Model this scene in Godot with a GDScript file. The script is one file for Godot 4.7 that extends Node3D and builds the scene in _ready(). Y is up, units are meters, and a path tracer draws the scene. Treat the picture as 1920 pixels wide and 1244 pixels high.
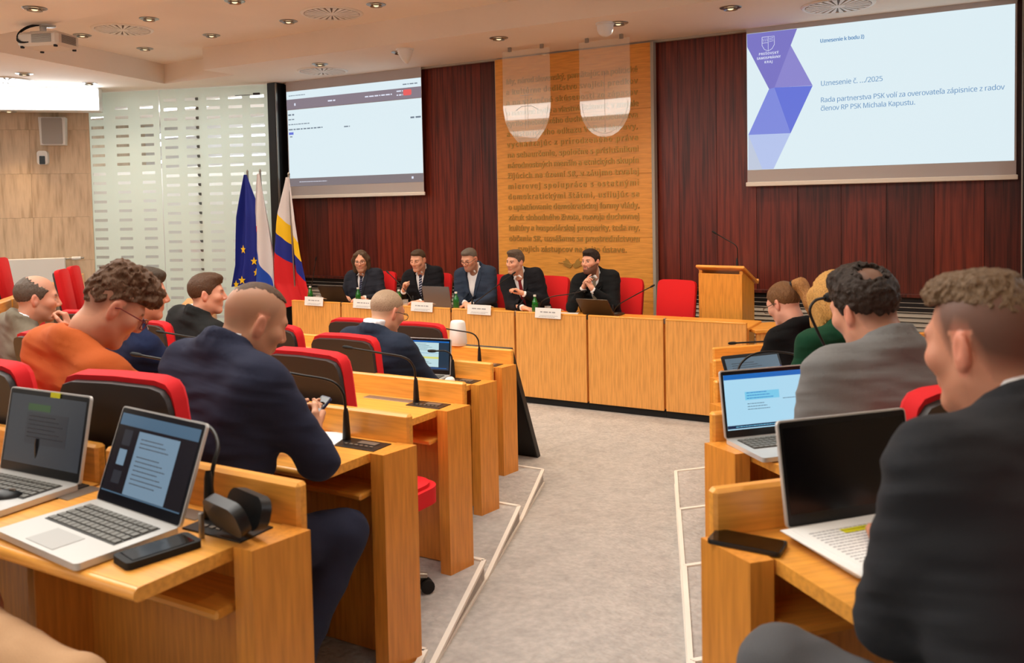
extends Node3D
# A council chamber: rows of wooden desks, a raised bench in front of a dark veneered wall, two projection screens.
# World axes: x along the front wall, z towards the back of the hall, y up; y = 0 is the floor in front of the bench.

const AXIS := -4.23          # the hall is symmetric about x = AXIS
const CEIL := 3.75
const RECESS := 4.02
var M := {}                  # materials by name
var names := {}
var rng := RandomNumberGenerator.new()

# ---------------------------------------------------------------- geometry
class Geo:
	var V := PackedVector3Array()
	var N := PackedVector3Array()
	var U := PackedVector2Array()
	var C := PackedColorArray()
	var I := PackedInt32Array()
	var T := Transform3D.IDENTITY
	func vert(p: Vector3, n: Vector3, uv := Vector2.ZERO) -> int:
		V.append(T * p)
		N.append((T.basis * n).normalized())
		U.append(uv)
		return V.size() - 1
	func tri(a: int, b: int, c: int) -> void:
		var g := (V[c] - V[a]).cross(V[b] - V[a])
		if g.dot(N[a] + N[b] + N[c]) < 0.0:
			I.append_array([a, c, b])
		else:
			I.append_array([a, b, c])
	func flat(pts: Array, hint := Vector3.ZERO) -> void:
		var n: Vector3 = (pts[2] - pts[0]).cross(pts[1] - pts[0]).normalized()
		if hint != Vector3.ZERO and n.dot(hint) < 0.0:
			n = -n
		var k := V.size()
		for i in pts.size():
			vert(pts[i], n, [Vector2(0, 1), Vector2(1, 1), Vector2(1, 0), Vector2(0, 0)][i % 4])
		for i in range(1, pts.size() - 1):
			tri(k, k + i, k + i + 1)
	func box(c: Vector3, s: Vector3, b := 0.0) -> Geo:
		var h := s / 2.0
		if b <= 0.0:
			for ax in 3:
				for sg in [-1.0, 1.0]:
					var n := Vector3.ZERO
					n[ax] = sg
					var u := Vector3.ZERO
					u[(ax + 1) % 3] = h[(ax + 1) % 3]
					var w := Vector3.ZERO
					w[(ax + 2) % 3] = h[(ax + 2) % 3]
					var o: Vector3 = c + n * h[ax]
					flat([o - u - w, o + u - w, o + u + w, o - u + w], n)
			return self
		b = minf(b, minf(h.x, minf(h.y, h.z)) * 0.98)
		var q := h - Vector3(b, b, b)
		for ax in 3:
			var i1 := (ax + 1) % 3
			var i2 := (ax + 2) % 3
			for sg in [-1.0, 1.0]:
				var n := Vector3.ZERO
				n[ax] = sg
				var u := Vector3.ZERO
				u[i1] = q[i1]
				var w := Vector3.ZERO
				w[i2] = q[i2]
				var o: Vector3 = c + n * h[ax]
				flat([o - u - w, o + u - w, o + u + w, o - u + w], n)
				for s2 in [-1.0, 1.0]:
					var n2 := Vector3.ZERO
					n2[i1] = s2
					var e1: Vector3 = c + n * h[ax] + n2 * q[i1]
					var e2: Vector3 = c + n * q[ax] + n2 * h[i1]
					flat([e1 - w, e1 + w, e2 + w, e2 - w], n + n2)
		for sx in [-1.0, 1.0]:
			for sy in [-1.0, 1.0]:
				for sz in [-1.0, 1.0]:
					flat([c + Vector3(sx * h.x, sy * q.y, sz * q.z), c + Vector3(sx * q.x, sy * h.y, sz * q.z), c + Vector3(sx * q.x, sy * q.y, sz * h.z)], Vector3(sx, sy, sz))
		return self
	func prism(poly: PackedVector2Array, z0: float, z1: float, smooth := false) -> Geo:   # xy outline, pushed along z
		var t := Geometry2D.triangulate_polygon(poly)
		for zz in [z0, z1]:
			var n := Vector3(0, 0, signf(zz - (z0 + z1) / 2.0))
			var k := V.size()
			for p in poly:
				vert(Vector3(p.x, p.y, zz), n, p)
			for i in range(0, t.size(), 3):
				tri(k + t[i], k + t[i + 1], k + t[i + 2])
		var cnt := poly.size()
		var area := 0.0
		for i in cnt:
			area += poly[i].cross(poly[(i + 1) % cnt])
		var sg := signf(area)
		for i in cnt:
			var a := poly[i]
			var b := poly[(i + 1) % cnt]
			var e := (b - a).normalized()
			var n := Vector3(e.y, -e.x, 0) * sg
			var na := n
			var nb := n
			if smooth:
				var e0 := (a - poly[(i + cnt - 1) % cnt]).normalized()
				var e2 := (poly[(i + 2) % cnt] - b).normalized()
				if e0.dot(e) > 0.7:
					na = (n + Vector3(e0.y, -e0.x, 0) * sg).normalized()
				if e2.dot(e) > 0.7:
					nb = (n + Vector3(e2.y, -e2.x, 0) * sg).normalized()
			var k := vert(Vector3(a.x, a.y, z0), na)
			vert(Vector3(b.x, b.y, z0), nb)
			vert(Vector3(b.x, b.y, z1), nb)
			vert(Vector3(a.x, a.y, z1), na)
			tri(k, k + 1, k + 2)
			tri(k, k + 2, k + 3)
		return self
	func slab(poly: PackedVector2Array, y0: float, y1: float) -> Geo:     # xz outline, pushed along y
		var keep := T
		T = T * Transform3D(Basis(Vector3(1, 0, 0), Vector3(0, 0, 1), Vector3(0, -1, 0)), Vector3.ZERO)
		prism(poly, -y1, -y0)
		T = keep
		return self
	func tube(pts: Array, rad: Array, sides := 8, caps := true) -> Geo:
		var m := pts.size()
		var d0: Vector3 = (pts[1] - pts[0]).normalized()
		var up := Vector3.UP if absf(d0.y) < 0.9 else Vector3.RIGHT
		var side := d0.cross(up).normalized()
		var first := V.size()
		for i in m:
			var d: Vector3 = (pts[mini(i + 1, m - 1)] - pts[maxi(i - 1, 0)]).normalized()
			side = (side - d * side.dot(d)).normalized()
			var oth := d.cross(side)
			var r: float = rad[i] if i < rad.size() else rad[-1]
			for j in sides:
				var an := TAU * j / sides
				var n := side * cos(an) + oth * sin(an)
				vert(pts[i] + n * r, n)
		for i in m - 1:
			for j in sides:
				var a := first + i * sides + j
				var b := first + i * sides + (j + 1) % sides
				tri(a, b, b + sides)
				tri(a, b + sides, a + sides)
		if caps:
			for e in [0, m - 1]:
				var d: Vector3 = (pts[0] - pts[1]).normalized() if e == 0 else (pts[m - 1] - pts[m - 2]).normalized()
				var k := V.size()
				for j in sides:
					V.append(V[first + e * sides + j])
					N.append((T.basis * d).normalized())
					U.append(Vector2.ZERO)
				for j in range(1, sides - 1):
					tri(k, k + j, k + j + 1)
		return self
	func lathe(prof: Array, sides := 20) -> Geo:          # [radius, y] pairs, bottom to top or along the outline
		var m := prof.size()
		for i in m - 1:
			var a: Array = prof[i]
			var b: Array = prof[i + 1]
			var e := Vector2(b[0] - a[0], b[1] - a[1])
			if e.length() < 1e-6:
				continue
			e = e.normalized()
			var k := V.size()
			for j in sides + 1:
				var an := TAU * j / sides
				var n := Vector3(e.y * cos(an), -e.x, e.y * sin(an))
				var na := n
				var nb := n
				if i > 0:
					var f := Vector2(a[0] - prof[i - 1][0], a[1] - prof[i - 1][1]).normalized()
					if f.dot(e) > 0.6:
						na = n + Vector3(f.y * cos(an), -f.x, f.y * sin(an))
				if i < m - 2:
					var f := Vector2(prof[i + 2][0] - b[0], prof[i + 2][1] - b[1]).normalized()
					if f.dot(e) > 0.6:
						nb = n + Vector3(f.y * cos(an), -f.x, f.y * sin(an))
				vert(Vector3(a[0] * cos(an), a[1], a[0] * sin(an)), na)
				vert(Vector3(b[0] * cos(an), b[1], b[0] * sin(an)), nb)
			for j in sides:
				var q := k + j * 2
				tri(q, q + 1, q + 3)
				tri(q, q + 3, q + 2)
		return self
	func mesh() -> ArrayMesh:
		var a := []
		a.resize(Mesh.ARRAY_MAX)
		a[Mesh.ARRAY_VERTEX] = V
		a[Mesh.ARRAY_NORMAL] = N
		if U.size() == V.size():
			a[Mesh.ARRAY_TEX_UV] = U
		if C.size() == V.size() and C.size() > 0:
			a[Mesh.ARRAY_COLOR] = C
		a[Mesh.ARRAY_INDEX] = I
		var m := ArrayMesh.new()
		m.add_surface_from_arrays(Mesh.PRIMITIVE_TRIANGLES, a)
		return m

func round_rect(w: float, h: float, r: float, seg := 5) -> PackedVector2Array:
	var p := PackedVector2Array()
	for q in 4:
		var c := Vector2([1, -1, -1, 1][q] * (w / 2 - r), [1, 1, -1, -1][q] * (h / 2 - r))
		for i in seg + 1:
			var an := PI / 2 * q + PI / 2 * i / seg
			p.append(c + Vector2(cos(an), sin(an)) * r)
	return p

func bezier(a: Vector3, b: Vector3, c: Vector3, d: Vector3, n := 12) -> Array:
	var out := []
	for i in n + 1:
		out.append(a.bezier_interpolate(b, c, d, float(i) / n))
	return out

# ---------------------------------------------------------------- naming
func numbered(called: String) -> String:
	var k: int = names.get(called, 0)
	names[called] = k + 1
	return called if k == 0 else "%s_%03d" % [called, k]

func tag(o: Node, label := "", category := "", group := "", kind := "") -> Node:
	if label: o.set_meta("label", label)
	if category: o.set_meta("category", category)
	if group: o.set_meta("group", group)
	if kind: o.set_meta("kind", kind)
	return o

func thing(called: String, label: String, category: String, at := Vector3.ZERO, turn := 0.0, group := "") -> Node3D:
	var o := Node3D.new()
	o.name = numbered(called)
	add_child(o)
	o.position = at
	o.rotation.y = turn
	tag(o, label, category, group)
	return o

func part(parent: Node, called: String, geo, m: Material, label := "") -> MeshInstance3D:
	var o := MeshInstance3D.new()
	o.name = called
	o.mesh = geo.mesh() if geo is Geo else geo
	o.material_override = m
	parent.add_child(o, true)
	if label: o.set_meta("label", label)
	return o

func struct(called: String, geo, m: Material, label := "") -> MeshInstance3D:
	var o := part(self, numbered(called), geo, m, label)
	o.set_meta("kind", "structure")
	return o

func solo(called: String, label: String, category: String, geo, m: Material, at := Vector3.ZERO, turn := 0.0, group := "") -> MeshInstance3D:
	var o := part(self, numbered(called), geo, m)
	o.position = at
	o.rotation.y = turn
	tag(o, label, category, group)
	return o

func copy(o: Node3D, at: Vector3, turn: float, label: String, group := "") -> Node3D:
	var c: Node3D = o.duplicate()
	var base: String = String(o.name)
	var rx := base.rfind("_0")
	if rx > 0 and base.length() - rx == 4: base = base.substr(0, rx)
	c.name = numbered(base)
	add_child(c)
	c.position = at
	c.rotation.y = turn
	c.set_meta("label", label)
	if group: c.set_meta("group", group)
	return c

# ---------------------------------------------------------------- materials
func noise_tex(freq: float, ramp: Array, seed_ := 1, size := 256, oct := 4, as_normal := false, bump := 2.0) -> NoiseTexture2D:
	var f := FastNoiseLite.new()
	f.seed = seed_
	f.noise_type = FastNoiseLite.TYPE_SIMPLEX_SMOOTH
	f.frequency = freq
	f.fractal_octaves = oct
	var t := NoiseTexture2D.new()
	t.width = size
	t.height = size
	t.seamless = true
	t.noise = f
	if as_normal:
		t.as_normal_map = true
		t.bump_strength = bump
	elif ramp.size() > 0:
		var g := Gradient.new()
		g.offsets = PackedFloat32Array(range(ramp.size()).map(func(i): return float(i) / (ramp.size() - 1)))
		g.colors = PackedColorArray(ramp)
		t.color_ramp = g
	return t

func std(color: Color, rough := 0.6, metal := 0.0, spec := 0.5) -> StandardMaterial3D:
	var m := StandardMaterial3D.new()
	m.albedo_color = color
	m.roughness = rough
	m.metallic = metal
	m.metallic_specular = spec
	return m

func grain(m: StandardMaterial3D, tex: Texture2D, scale: Vector3, world := false, offset := Vector3.ZERO) -> StandardMaterial3D:
	m.albedo_texture = tex
	m.uv1_triplanar = true
	m.uv1_world_triplanar = world
	m.uv1_triplanar_sharpness = 8.0
	m.uv1_scale = scale
	m.uv1_offset = offset
	return m

func glow(color: Color, energy: float) -> StandardMaterial3D:
	var m := std(Color(0.02, 0.02, 0.02), 0.5)
	m.emission_enabled = true
	m.emission = color
	m.emission_energy_multiplier = energy
	return m

func make_materials() -> void:
	var beech := noise_tex(0.02, [Color(0.86, 0.84, 0.80), Color(0.94, 0.93, 0.92), Color(1, 1, 1)], 3, 512, 4)
	var streak := noise_tex(0.03, [Color(0.42, 0.36, 0.36), Color(0.74, 0.70, 0.68), Color(1, 1, 1), Color(0.72, 0.68, 0.66)], 9, 512, 5)
	var mottle := noise_tex(0.015, [Color(0.90, 0.90, 0.90), Color(0.96, 0.96, 0.96), Color(1, 1, 1)], 5, 512, 6)
	var fine := noise_tex(0.12, [Color(0.88, 0.88, 0.88), Color(1, 1, 1)], 6, 256, 3)
	M.wood_v = grain(std(Color(0.93, 0.61, 0.235), 0.38), beech, Vector3(5.0, 0.35, 5.0))
	M.wood_v.clearcoat_enabled = true
	M.wood_v.clearcoat = 0.25
	M.wood_v.clearcoat_roughness = 0.25
	M.wood_h = grain(std(Color(0.99, 0.69, 0.29), 0.36), beech, Vector3(0.35, 5.0, 5.0), false, Vector3(0.3, 0.1, 0.2))
	M.wood_h.clearcoat_enabled = true
	M.wood_h.clearcoat = 0.3
	M.wood_h.clearcoat_roughness = 0.25
	M.dais = grain(std(Color(0.97, 0.70, 0.37), 0.42), beech, Vector3(4.0, 0.3, 4.0), false, Vector3(0.5, 0.5, 0.1))
	for i in 3:
		M["veneer%d" % i] = grain(std([Color(0.45, 0.165, 0.11), Color(0.385, 0.14, 0.10), Color(0.50, 0.19, 0.12)][i], 0.36), streak, Vector3(1.5, 0.05, 1.5), false, Vector3(0.37 * i, 0.21 * i, 0))
	M.plaque = grain(std(Color(0.97, 0.68, 0.30), 0.35), beech, Vector3(0.35, 6.0, 5.0), false, Vector3(0.1, 0.6, 0.0))
	M.letter = std(Color(0.74, 0.57, 0.28), 0.38, 0.55)
	M.carpet = grain(std(Color(0.765, 0.745, 0.725), 0.95), mottle, Vector3(0.6, 0.6, 0.6), true)
	M.carpet.detail_enabled = true
	M.carpet.detail_blend_mode = BaseMaterial3D.BLEND_MODE_MUL
	M.carpet.detail_albedo = fine
	M.carpet.heightmap_enabled = false
	M.carpet.normal_enabled = true
	M.carpet.normal_texture = noise_tex(0.25, [], 8, 256, 2, true, 3.0)
	M.carpet.normal_scale = 0.35
	M.ceiling = grain(std(Color(0.95, 0.905, 0.85), 0.9), noise_tex(0.01, [Color(0.97, 0.97, 0.97), Color(1, 1, 1)], 21, 128, 2), Vector3(0.5, 0.5, 0.5), true)
	M.travertine = grain(std(Color(0.84, 0.745, 0.63), 0.55), noise_tex(0.02, [Color(0.78, 0.75, 0.71), Color(0.92, 0.91, 0.90), Color(1, 1, 1), Color(0.93, 0.92, 0.90)], 31, 512, 6), Vector3(0.9, 0.11, 0.9))
	M.white = std(Color(0.88, 0.88, 0.87), 0.5)
	M.trim = std(Color(0.92, 0.90, 0.86), 0.45)
	M.dark = std(Color(0.035, 0.035, 0.04), 0.55)
	M.black = std(Color(0.02, 0.02, 0.022), 0.42)
	M.black_gloss = std(Color(0.012, 0.012, 0.014), 0.12)
	M.rubber = std(Color(0.03, 0.03, 0.03), 0.75)
	M.shell = grain(std(Color(0.185, 0.155, 0.145), 0.5), fine, Vector3(30, 30, 30))
	M.red = grain(std(Color(0.88, 0.03, 0.075), 0.85), fine, Vector3(40, 40, 40))
	M.red.rim_enabled = true
	M.red.rim = 0.25
	M.red.rim_tint = 0.8
	M.metal = std(Color(0.62, 0.60, 0.57), 0.32, 0.9)
	M.steel = std(Color(0.66, 0.63, 0.58), 0.5, 0.1)
	M.console = std(Color(0.10, 0.085, 0.075), 0.4, 0.2)
	M.greyplate = std(Color(0.52, 0.47, 0.42), 0.4, 0.5)
	M.silver = std(Color(0.80, 0.79, 0.77), 0.35, 0.35)
	M.key = std(Color(0.42, 0.41, 0.38), 0.5)
	M.paper = std(Color(0.93, 0.93, 0.92), 0.7)
	M.ink = std(Color(0.25, 0.25, 0.27), 0.8)
	M.screen_cloth = std(Color(0.72, 0.70, 0.70), 0.85)
	M.glass = std(Color(0.9, 0.97, 0.95, 0.06), 0.03)
	M.glass.transparency = BaseMaterial3D.TRANSPARENCY_ALPHA
	M.frost = std(Color(0.84, 0.86, 0.82), 0.35)
	M.frost.backlight_enabled = true
	M.frost.backlight = Color(0.8, 0.85, 0.8)
	M.bottle = std(Color(0.06, 0.50, 0.14, 0.55), 0.05)
	M.bottle.transparency = BaseMaterial3D.TRANSPARENCY_ALPHA
	M.lamp = glow(Color(1.0, 0.87, 0.68), 1.1)
	M.lightbox = glow(Color(0.93, 0.97, 1.0), 7.0)
	M.flag_blue = std(Color(0.02, 0.13, 0.55), 0.7)
	M.flag_sky = std(Color(0.04, 0.28, 0.72), 0.7)
	M.flag_white = std(Color(0.86, 0.85, 0.86), 0.7)
	M.flag_yellow = std(Color(0.95, 0.78, 0.06), 0.7)
	M.flag_red = std(Color(0.82, 0.02, 0.08), 0.7)
	for i in 3:
		M["stone%d" % i] = grain(std([Color(0.84, 0.745, 0.63), Color(0.82, 0.72, 0.605), Color(0.86, 0.765, 0.65)][i], 0.55), M.travertine.albedo_texture, Vector3(0.9, 0.11, 0.9), false, Vector3(0.31 * i, 0.17 * i, 0.4 * i))
	M.foil = glow(Color(1.0, 0.98, 0.95), 3.0)
	M.foil_back = glow(Color(1.0, 0.98, 0.95), 1.5)
	M.window_light = glow(Color(0.95, 0.97, 1.0), 3.5)
	M.vent_dark = std(Color(0.42, 0.37, 0.32), 0.7)
	M.projector = std(Color(0.80, 0.76, 0.71), 0.45)
	M.grille = std(Color(0.62, 0.60, 0.58), 0.7)
	M.shield = std(Color(0.92, 0.95, 0.93, 0.01), 0.02, 0.15)
	M.shield.transparency = BaseMaterial3D.TRANSPARENCY_ALPHA
	M.etched = std(Color(0.62, 0.60, 0.55), 0.6)
	M.glass_thick = std(Color(0.92, 0.95, 0.95, 0.12), 0.03)
	M.glass_thick.transparency = BaseMaterial3D.TRANSPARENCY_ALPHA
	M.gooseneck = std(Color(0.16, 0.15, 0.14), 0.35, 0.6)
	M.bottle_label = std(Color(0.03, 0.35, 0.10), 0.5)
	M.lect = grain(std(Color(0.97, 0.68, 0.27), 0.4), M.wood_v.albedo_texture, Vector3(5.0, 0.35, 5.0))
	M.board = std(Color(0.07, 0.06, 0.055), 0.35)
	M.dark_lid = std(Color(0.13, 0.13, 0.15), 0.4, 0.4)
	M.grey_lid = std(Color(0.45, 0.45, 0.46), 0.4, 0.4)
	M.bronze_lid = std(Color(0.26, 0.22, 0.18), 0.4, 0.4)
	M.key_well = std(Color(0.20, 0.19, 0.18), 0.6)
	M.touchpad = std(Color(0.70, 0.69, 0.67), 0.4)
	M.bezel = std(Color(0.03, 0.03, 0.035), 0.3)
	M.sticky = std(Color(0.88, 0.86, 0.10), 0.7)
	M.orange_mark = std(Color(0.90, 0.55, 0.30), 0.7)
	M.print_grey = std(Color(0.62, 0.62, 0.63), 0.8)
	for q in [["slide_bg", Color(0.86, 0.925, 0.95), 1.0], ["slide_ink", Color(0.42, 0.60, 0.78), 0.9], ["slide_white", Color(0.88, 0.90, 0.97), 1.0], ["slide_grey", Color(0.50, 0.56, 0.62), 0.8], ["slide_mauve", Color(0.60, 0.55, 0.60), 0.75], ["slide_foot", Color(0.68, 0.63, 0.65), 0.5], ["slide_red", Color(0.95, 0.40, 0.40), 0.9], ["vio1", Color(0.50, 0.48, 0.80), 0.9], ["vio2", Color(0.57, 0.55, 0.84), 0.9], ["vio3", Color(0.42, 0.48, 0.88), 0.9], ["vio4", Color(0.52, 0.57, 0.90), 0.9], ["vio5", Color(0.72, 0.78, 0.94), 0.95], ["vio6", Color(0.76, 0.80, 0.88), 0.95],
			["scr_document", Color(0.20, 0.17, 0.17), 0.35], ["scr_dim", Color(0.30, 0.31, 0.33), 0.5], ["scr_table", Color(0.20, 0.28, 0.36), 0.6], ["scr_mail", Color(0.68, 0.86, 0.95), 0.95], ["scr_page", Color(0.42, 0.50, 0.56), 0.7], ["scr_blue_dim", Color(0.38, 0.50, 0.60), 0.6], ["scr_dark2", Color(0.30, 0.30, 0.32), 0.4], ["scr_paper_dim", Color(0.52, 0.62, 0.70), 0.75], ["scr_green_dim", Color(0.30, 0.42, 0.25), 0.5], ["scr_blue", Color(0.10, 0.42, 0.75), 0.9], ["scr_paper", Color(0.78, 0.90, 0.92), 0.9], ["scr_yellow", Color(0.88, 0.88, 0.50), 0.9], ["scr_cyan", Color(0.50, 0.82, 0.95), 0.9], ["scr_navy", Color(0.08, 0.20, 0.36), 0.6]]:
		M[q[0]] = glow(q[1], q[2] / 1.46)
		M[q[0]].roughness = 0.25 if q[0].begins_with("scr") else 0.8
	M.scr_off = std(Color(0.015, 0.015, 0.017), 0.15)
	M.scr_black = std(Color(0.03, 0.02, 0.022), 0.2)

# ---------------------------------------------------------------- camera, light
func make_view() -> void:
	var cam := Camera3D.new()
	cam.name = "camera"
	add_child(cam)
	cam.position = Vector3(0, 2.0, 0)
	cam.basis = Basis(Vector3.UP, deg_to_rad(29.24)) * Basis(Vector3.RIGHT, deg_to_rad(-2.587)) * Basis(Vector3.BACK, deg_to_rad(-1.1632))
	var at := CameraAttributesPhysical.new()
	at.frustum_focal_length = 30.0
	at.frustum_focus_distance = 7.0
	at.exposure_aperture = 5.0
	at.frustum_near = 0.1
	at.frustum_far = 60.0
	cam.attributes = at
	cam.projection = Camera3D.PROJECTION_FRUSTUM
	cam.near = 0.1
	cam.far = 60.0
	cam.size = 0.1 * 1244.0 / 1600.0
	cam.frustum_offset = Vector2(0, -0.1 * (622.0 - 452.52) / 1600.0)
	cam.current = true
	var we := WorldEnvironment.new()
	we.name = "world"
	var e := Environment.new()
	e.background_mode = Environment.BG_COLOR
	e.background_color = Color(0.55, 0.62, 0.70)
	e.background_energy_multiplier = 0.6
	e.tonemap_mode = Environment.TONE_MAPPER_LINEAR
	e.tonemap_exposure = 1.48
	e.sdfgi_enabled = true
	e.ssao_enabled = true
	e.ssil_enabled = true
	we.environment = e
	add_child(we)

func ceiling_panel(c: Vector3, sx: float, sz: float, label: String, share := 1.0) -> void:
	# a luminous field of stretched foil set into the ceiling, and the light it gives
	var t := thing("luminous_ceiling_light", label, "ceiling light", c)
	part(t, "diffuser", Geo.new().box(Vector3(0, 0, 0), Vector3(sx, 0.02, sz)), M.foil if share > 0.9 else M.foil_back)
	var f := Geo.new()
	for s in [-1.0, 1.0]:
		f.box(Vector3(0, 0, s * (sz / 2 + 0.02)), Vector3(sx + 0.08, 0.03, 0.04))
		f.box(Vector3(s * (sx / 2 + 0.02), 0, 0), Vector3(0.04, 0.03, sz))
	part(t, "frame", f, M.trim)
	var l := AreaLight3D.new()
	l.name = "light"
	t.add_child(l)
	l.position = Vector3(0, -0.03, 0)
	l.rotation.x = -PI / 2
	l.area_size = Vector2(sx, sz)
	l.area_normalize_energy = false
	l.light_energy = 0.15 * share
	l.light_color = Color(1.0, 0.98, 0.95)
	l.area_range = 30.0
	l.shadow_enabled = true

func mirror(p: Vector2) -> Vector2:
	return Vector2(2.0 * AXIS - p.x, p.y)

func poly(a: Array) -> PackedVector2Array:
	var p := PackedVector2Array()
	for q in a: p.append(Vector2(q[0], q[1]))
	return p

func mpoly(a: Array) -> PackedVector2Array:
	var p := PackedVector2Array()
	for q in a: p.append(Vector2(2.0 * AXIS - q[0], q[1]))
	p.reverse()
	return p

# ---------------------------------------------------------------- the room
const LC := [[-2.754, -5.302], [-2.42, -4.345], [-2.088, -3.394], [-1.757, -2.44], [-1.425, -1.486], [-1.09, -0.53], [-0.40, 1.45]]
const RC := [[-1.902, -5.668], [-1.562, -4.705], [-1.224, -3.756], [-0.89, -2.802], [-0.553, -1.85], [-0.22, -0.9], [0.48, 1.1]]

func edge_strip(g: Geo, a: Vector3, b: Vector3, w := 0.02) -> void:
	var d := (b - a).normalized()
	var s := d.cross(Vector3.UP).normalized() * (w / 2)
	var up := s.cross(d).normalized() * 0.008
	g.flat([a - s + up, b - s + up, b + s + up, a + s + up], Vector3.UP)
	g.flat([a - s + up, b - s + up, b - s - up, a - s - up])
	g.flat([a + s + up, b + s + up, b + s - up, a + s - up])
	g.flat([a - s + up, a + s + up, a + s - up, a - s - up])

func make_room() -> void:
	# floors: the flat front, the bench platform, five shallow tiers in three blocks, two ramped aisles
	struct("floor", Geo.new().slab(poly([[-15.5, -12.0], [7.0, -12.0], [7.0, 4.2], [-15.5, 4.2]]), -0.3, 0.0), M.carpet)
	struct("floor", Geo.new().slab(poly([[-8.7, -9.1], [0.25, -9.1], [0.25, -7.47], [-8.7, -7.47]]), -0.02, 0.15), M.carpet)
	var u := Vector2(0.7071, -0.7071) * 6.0
	for r in 6:
		var y := 0.1 * (r + 1)
		var a := Vector2(LC[r][0], LC[r][1])
		var b := Vector2(LC[r + 1][0], LC[r + 1][1])
		var ma := mirror(a)
		var mb := mirror(b)
		struct("floor", Geo.new().slab(PackedVector2Array([a, b, mb, ma]), y - 0.16 - r * 0.06, y), M.carpet)
		var ra := Vector2(RC[r][0], RC[r][1])
		var rb := Vector2(RC[r + 1][0], RC[r + 1][1])
		struct("floor", Geo.new().slab(PackedVector2Array([ra, ra + u, rb + u, rb]), y - 0.16 - r * 0.06, y), M.carpet)
		struct("floor", Geo.new().slab(PackedVector2Array([mirror(ra), mirror(ra + u), mirror(rb + u), mirror(rb)]), y - 0.16 - r * 0.06, y), M.carpet)
		var g := Geo.new()
		var o := Vector3(0, y, 0)
		edge_strip(g, Vector3(a.x, y, a.y), Vector3(ma.x, y, ma.y), 0.022)
		edge_strip(g, Vector3(a.x, y, a.y), Vector3(b.x, y, b.y), 0.022)
		edge_strip(g, Vector3(ma.x, y, ma.y), Vector3(mb.x, y, mb.y), 0.022)
		struct("trim_%d" % (r * 2 + 1), g, M.trim)
		g = Geo.new()
		edge_strip(g, Vector3(ra.x, y, ra.y), Vector3(ra.x + u.x, y, ra.y + u.y), 0.022)
		edge_strip(g, Vector3(ra.x, y, ra.y), Vector3(rb.x, y, rb.y), 0.022)
		struct("trim_%d" % (r * 2 + 2), g, M.trim)
	for sgn in [1, -1]:
		var g := Geo.new()
		var tg := Geo.new()
		var n := 5
		var pl := []
		var pr := []
		for k in [0, 6]:
			var y: float = 0.1 * k if k < 6 else 0.7
			var l := Vector2(LC[k][0], LC[k][1])
			var rr := Vector2(RC[k][0], RC[k][1])
			if sgn < 0:
				l = mirror(l)
				rr = mirror(rr)
			pl.append(Vector3(l.x, y + 0.002, l.y))
			pr.append(Vector3(rr.x, y + 0.002, rr.y))
		g.flat([pl[0], pr[0], pr[1], pl[1]], Vector3.UP)
		for q in [pl, pr]:
			g.flat([q[0], q[1], q[1] - Vector3(0, 0.9, 0), q[0] - Vector3(0, 0.2, 0)])
			edge_strip(tg, q[0] + Vector3(0, 0.004, 0), q[1] + Vector3(0, 0.004, 0), 0.022)
		g.flat([pl[0] - Vector3(0, 0.2, 0), pr[0] - Vector3(0, 0.2, 0), pr[1] - Vector3(0, 0.9, 0), pl[1] - Vector3(0, 0.9, 0)], Vector3.DOWN)
		struct("floor", g, M.carpet)
		struct("trim_%d" % (13 if sgn > 0 else 14), tg, M.trim)

	# ceilings
	var cs := []
	var front := [[-8.65, -9.3], [0.19, -9.3], [0.19, -7.58], [-8.65, -7.58]]
	cs.append(poly(front))
	for f in [[[-10.02, -9.3], [-8.65, -9.3], [-8.65, -8.1], [-10.02, -8.1]], [[-15.5, -12.0], [-10.02, -12.0], [-10.02, -8.1], [-9.28, -4.94], [-15.5, -4.94]], [[-10.02, -12.0], [AXIS, -12.0], [AXIS, -9.3], [-10.02, -9.3]]]:
		cs.append(poly(f))
		cs.append(mpoly(f))
	cs.append(poly([[-15.5, -4.94], [7.0, -4.94], [7.0, 4.2], [-15.5, 4.2]]))
	for p in cs:
		struct("ceiling", Geo.new().slab(p, CEIL, RECESS + 0.1), M.ceiling)
	struct("ceiling", Geo.new().slab(poly([[-15.5, -12.0], [7.0, -12.0], [7.0, 4.2], [-15.5, 4.2]]), RECESS, RECESS + 0.25), M.ceiling)
	ceiling_panel(Vector3(-5.2, CEIL - 0.012, -2.3), 8.6, 2.5, "wide glowing ceiling panel above the middle rows of desks")
	ceiling_panel(Vector3(-5.2, CEIL - 0.012, 2.7), 9.6, 2.4, "wide glowing ceiling panel at the back of the hall", 0.5)

	# walls out of the frame
	struct("wall_back", Geo.new().box(Vector3(-4.2, 2, 4.25), Vector3(23, 5, 0.2)), M.white)
	struct("wall_right", Geo.new().box(Vector3(7.05, 2, -3.9), Vector3(0.2, 5, 16.6)), M.travertine)
	struct("wall_left", Geo.new().box(Vector3(-15.55, 2, -3.9), Vector3(0.2, 5, 16.6)), M.travertine)
	struct("wall_corridor", Geo.new().box(Vector3(-4.2, 2, -12.05), Vector3(23, 5, 0.2)), M.white)

	# front wall: dark veneer panels on a core
	var wf := struct("wall_front", Geo.new().box(Vector3(AXIS, 2.35, -9.2), Vector3(9.3, 3.0, 0.14)), M.dark)
	var lo := struct("wall_front_base", Geo.new().box(Vector3(AXIS, 0.5, -9.25), Vector3(9.3, 1.1, 0.1)), M.dark)
	rng.seed = 7
	var x := -8.86
	var i := 0
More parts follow.
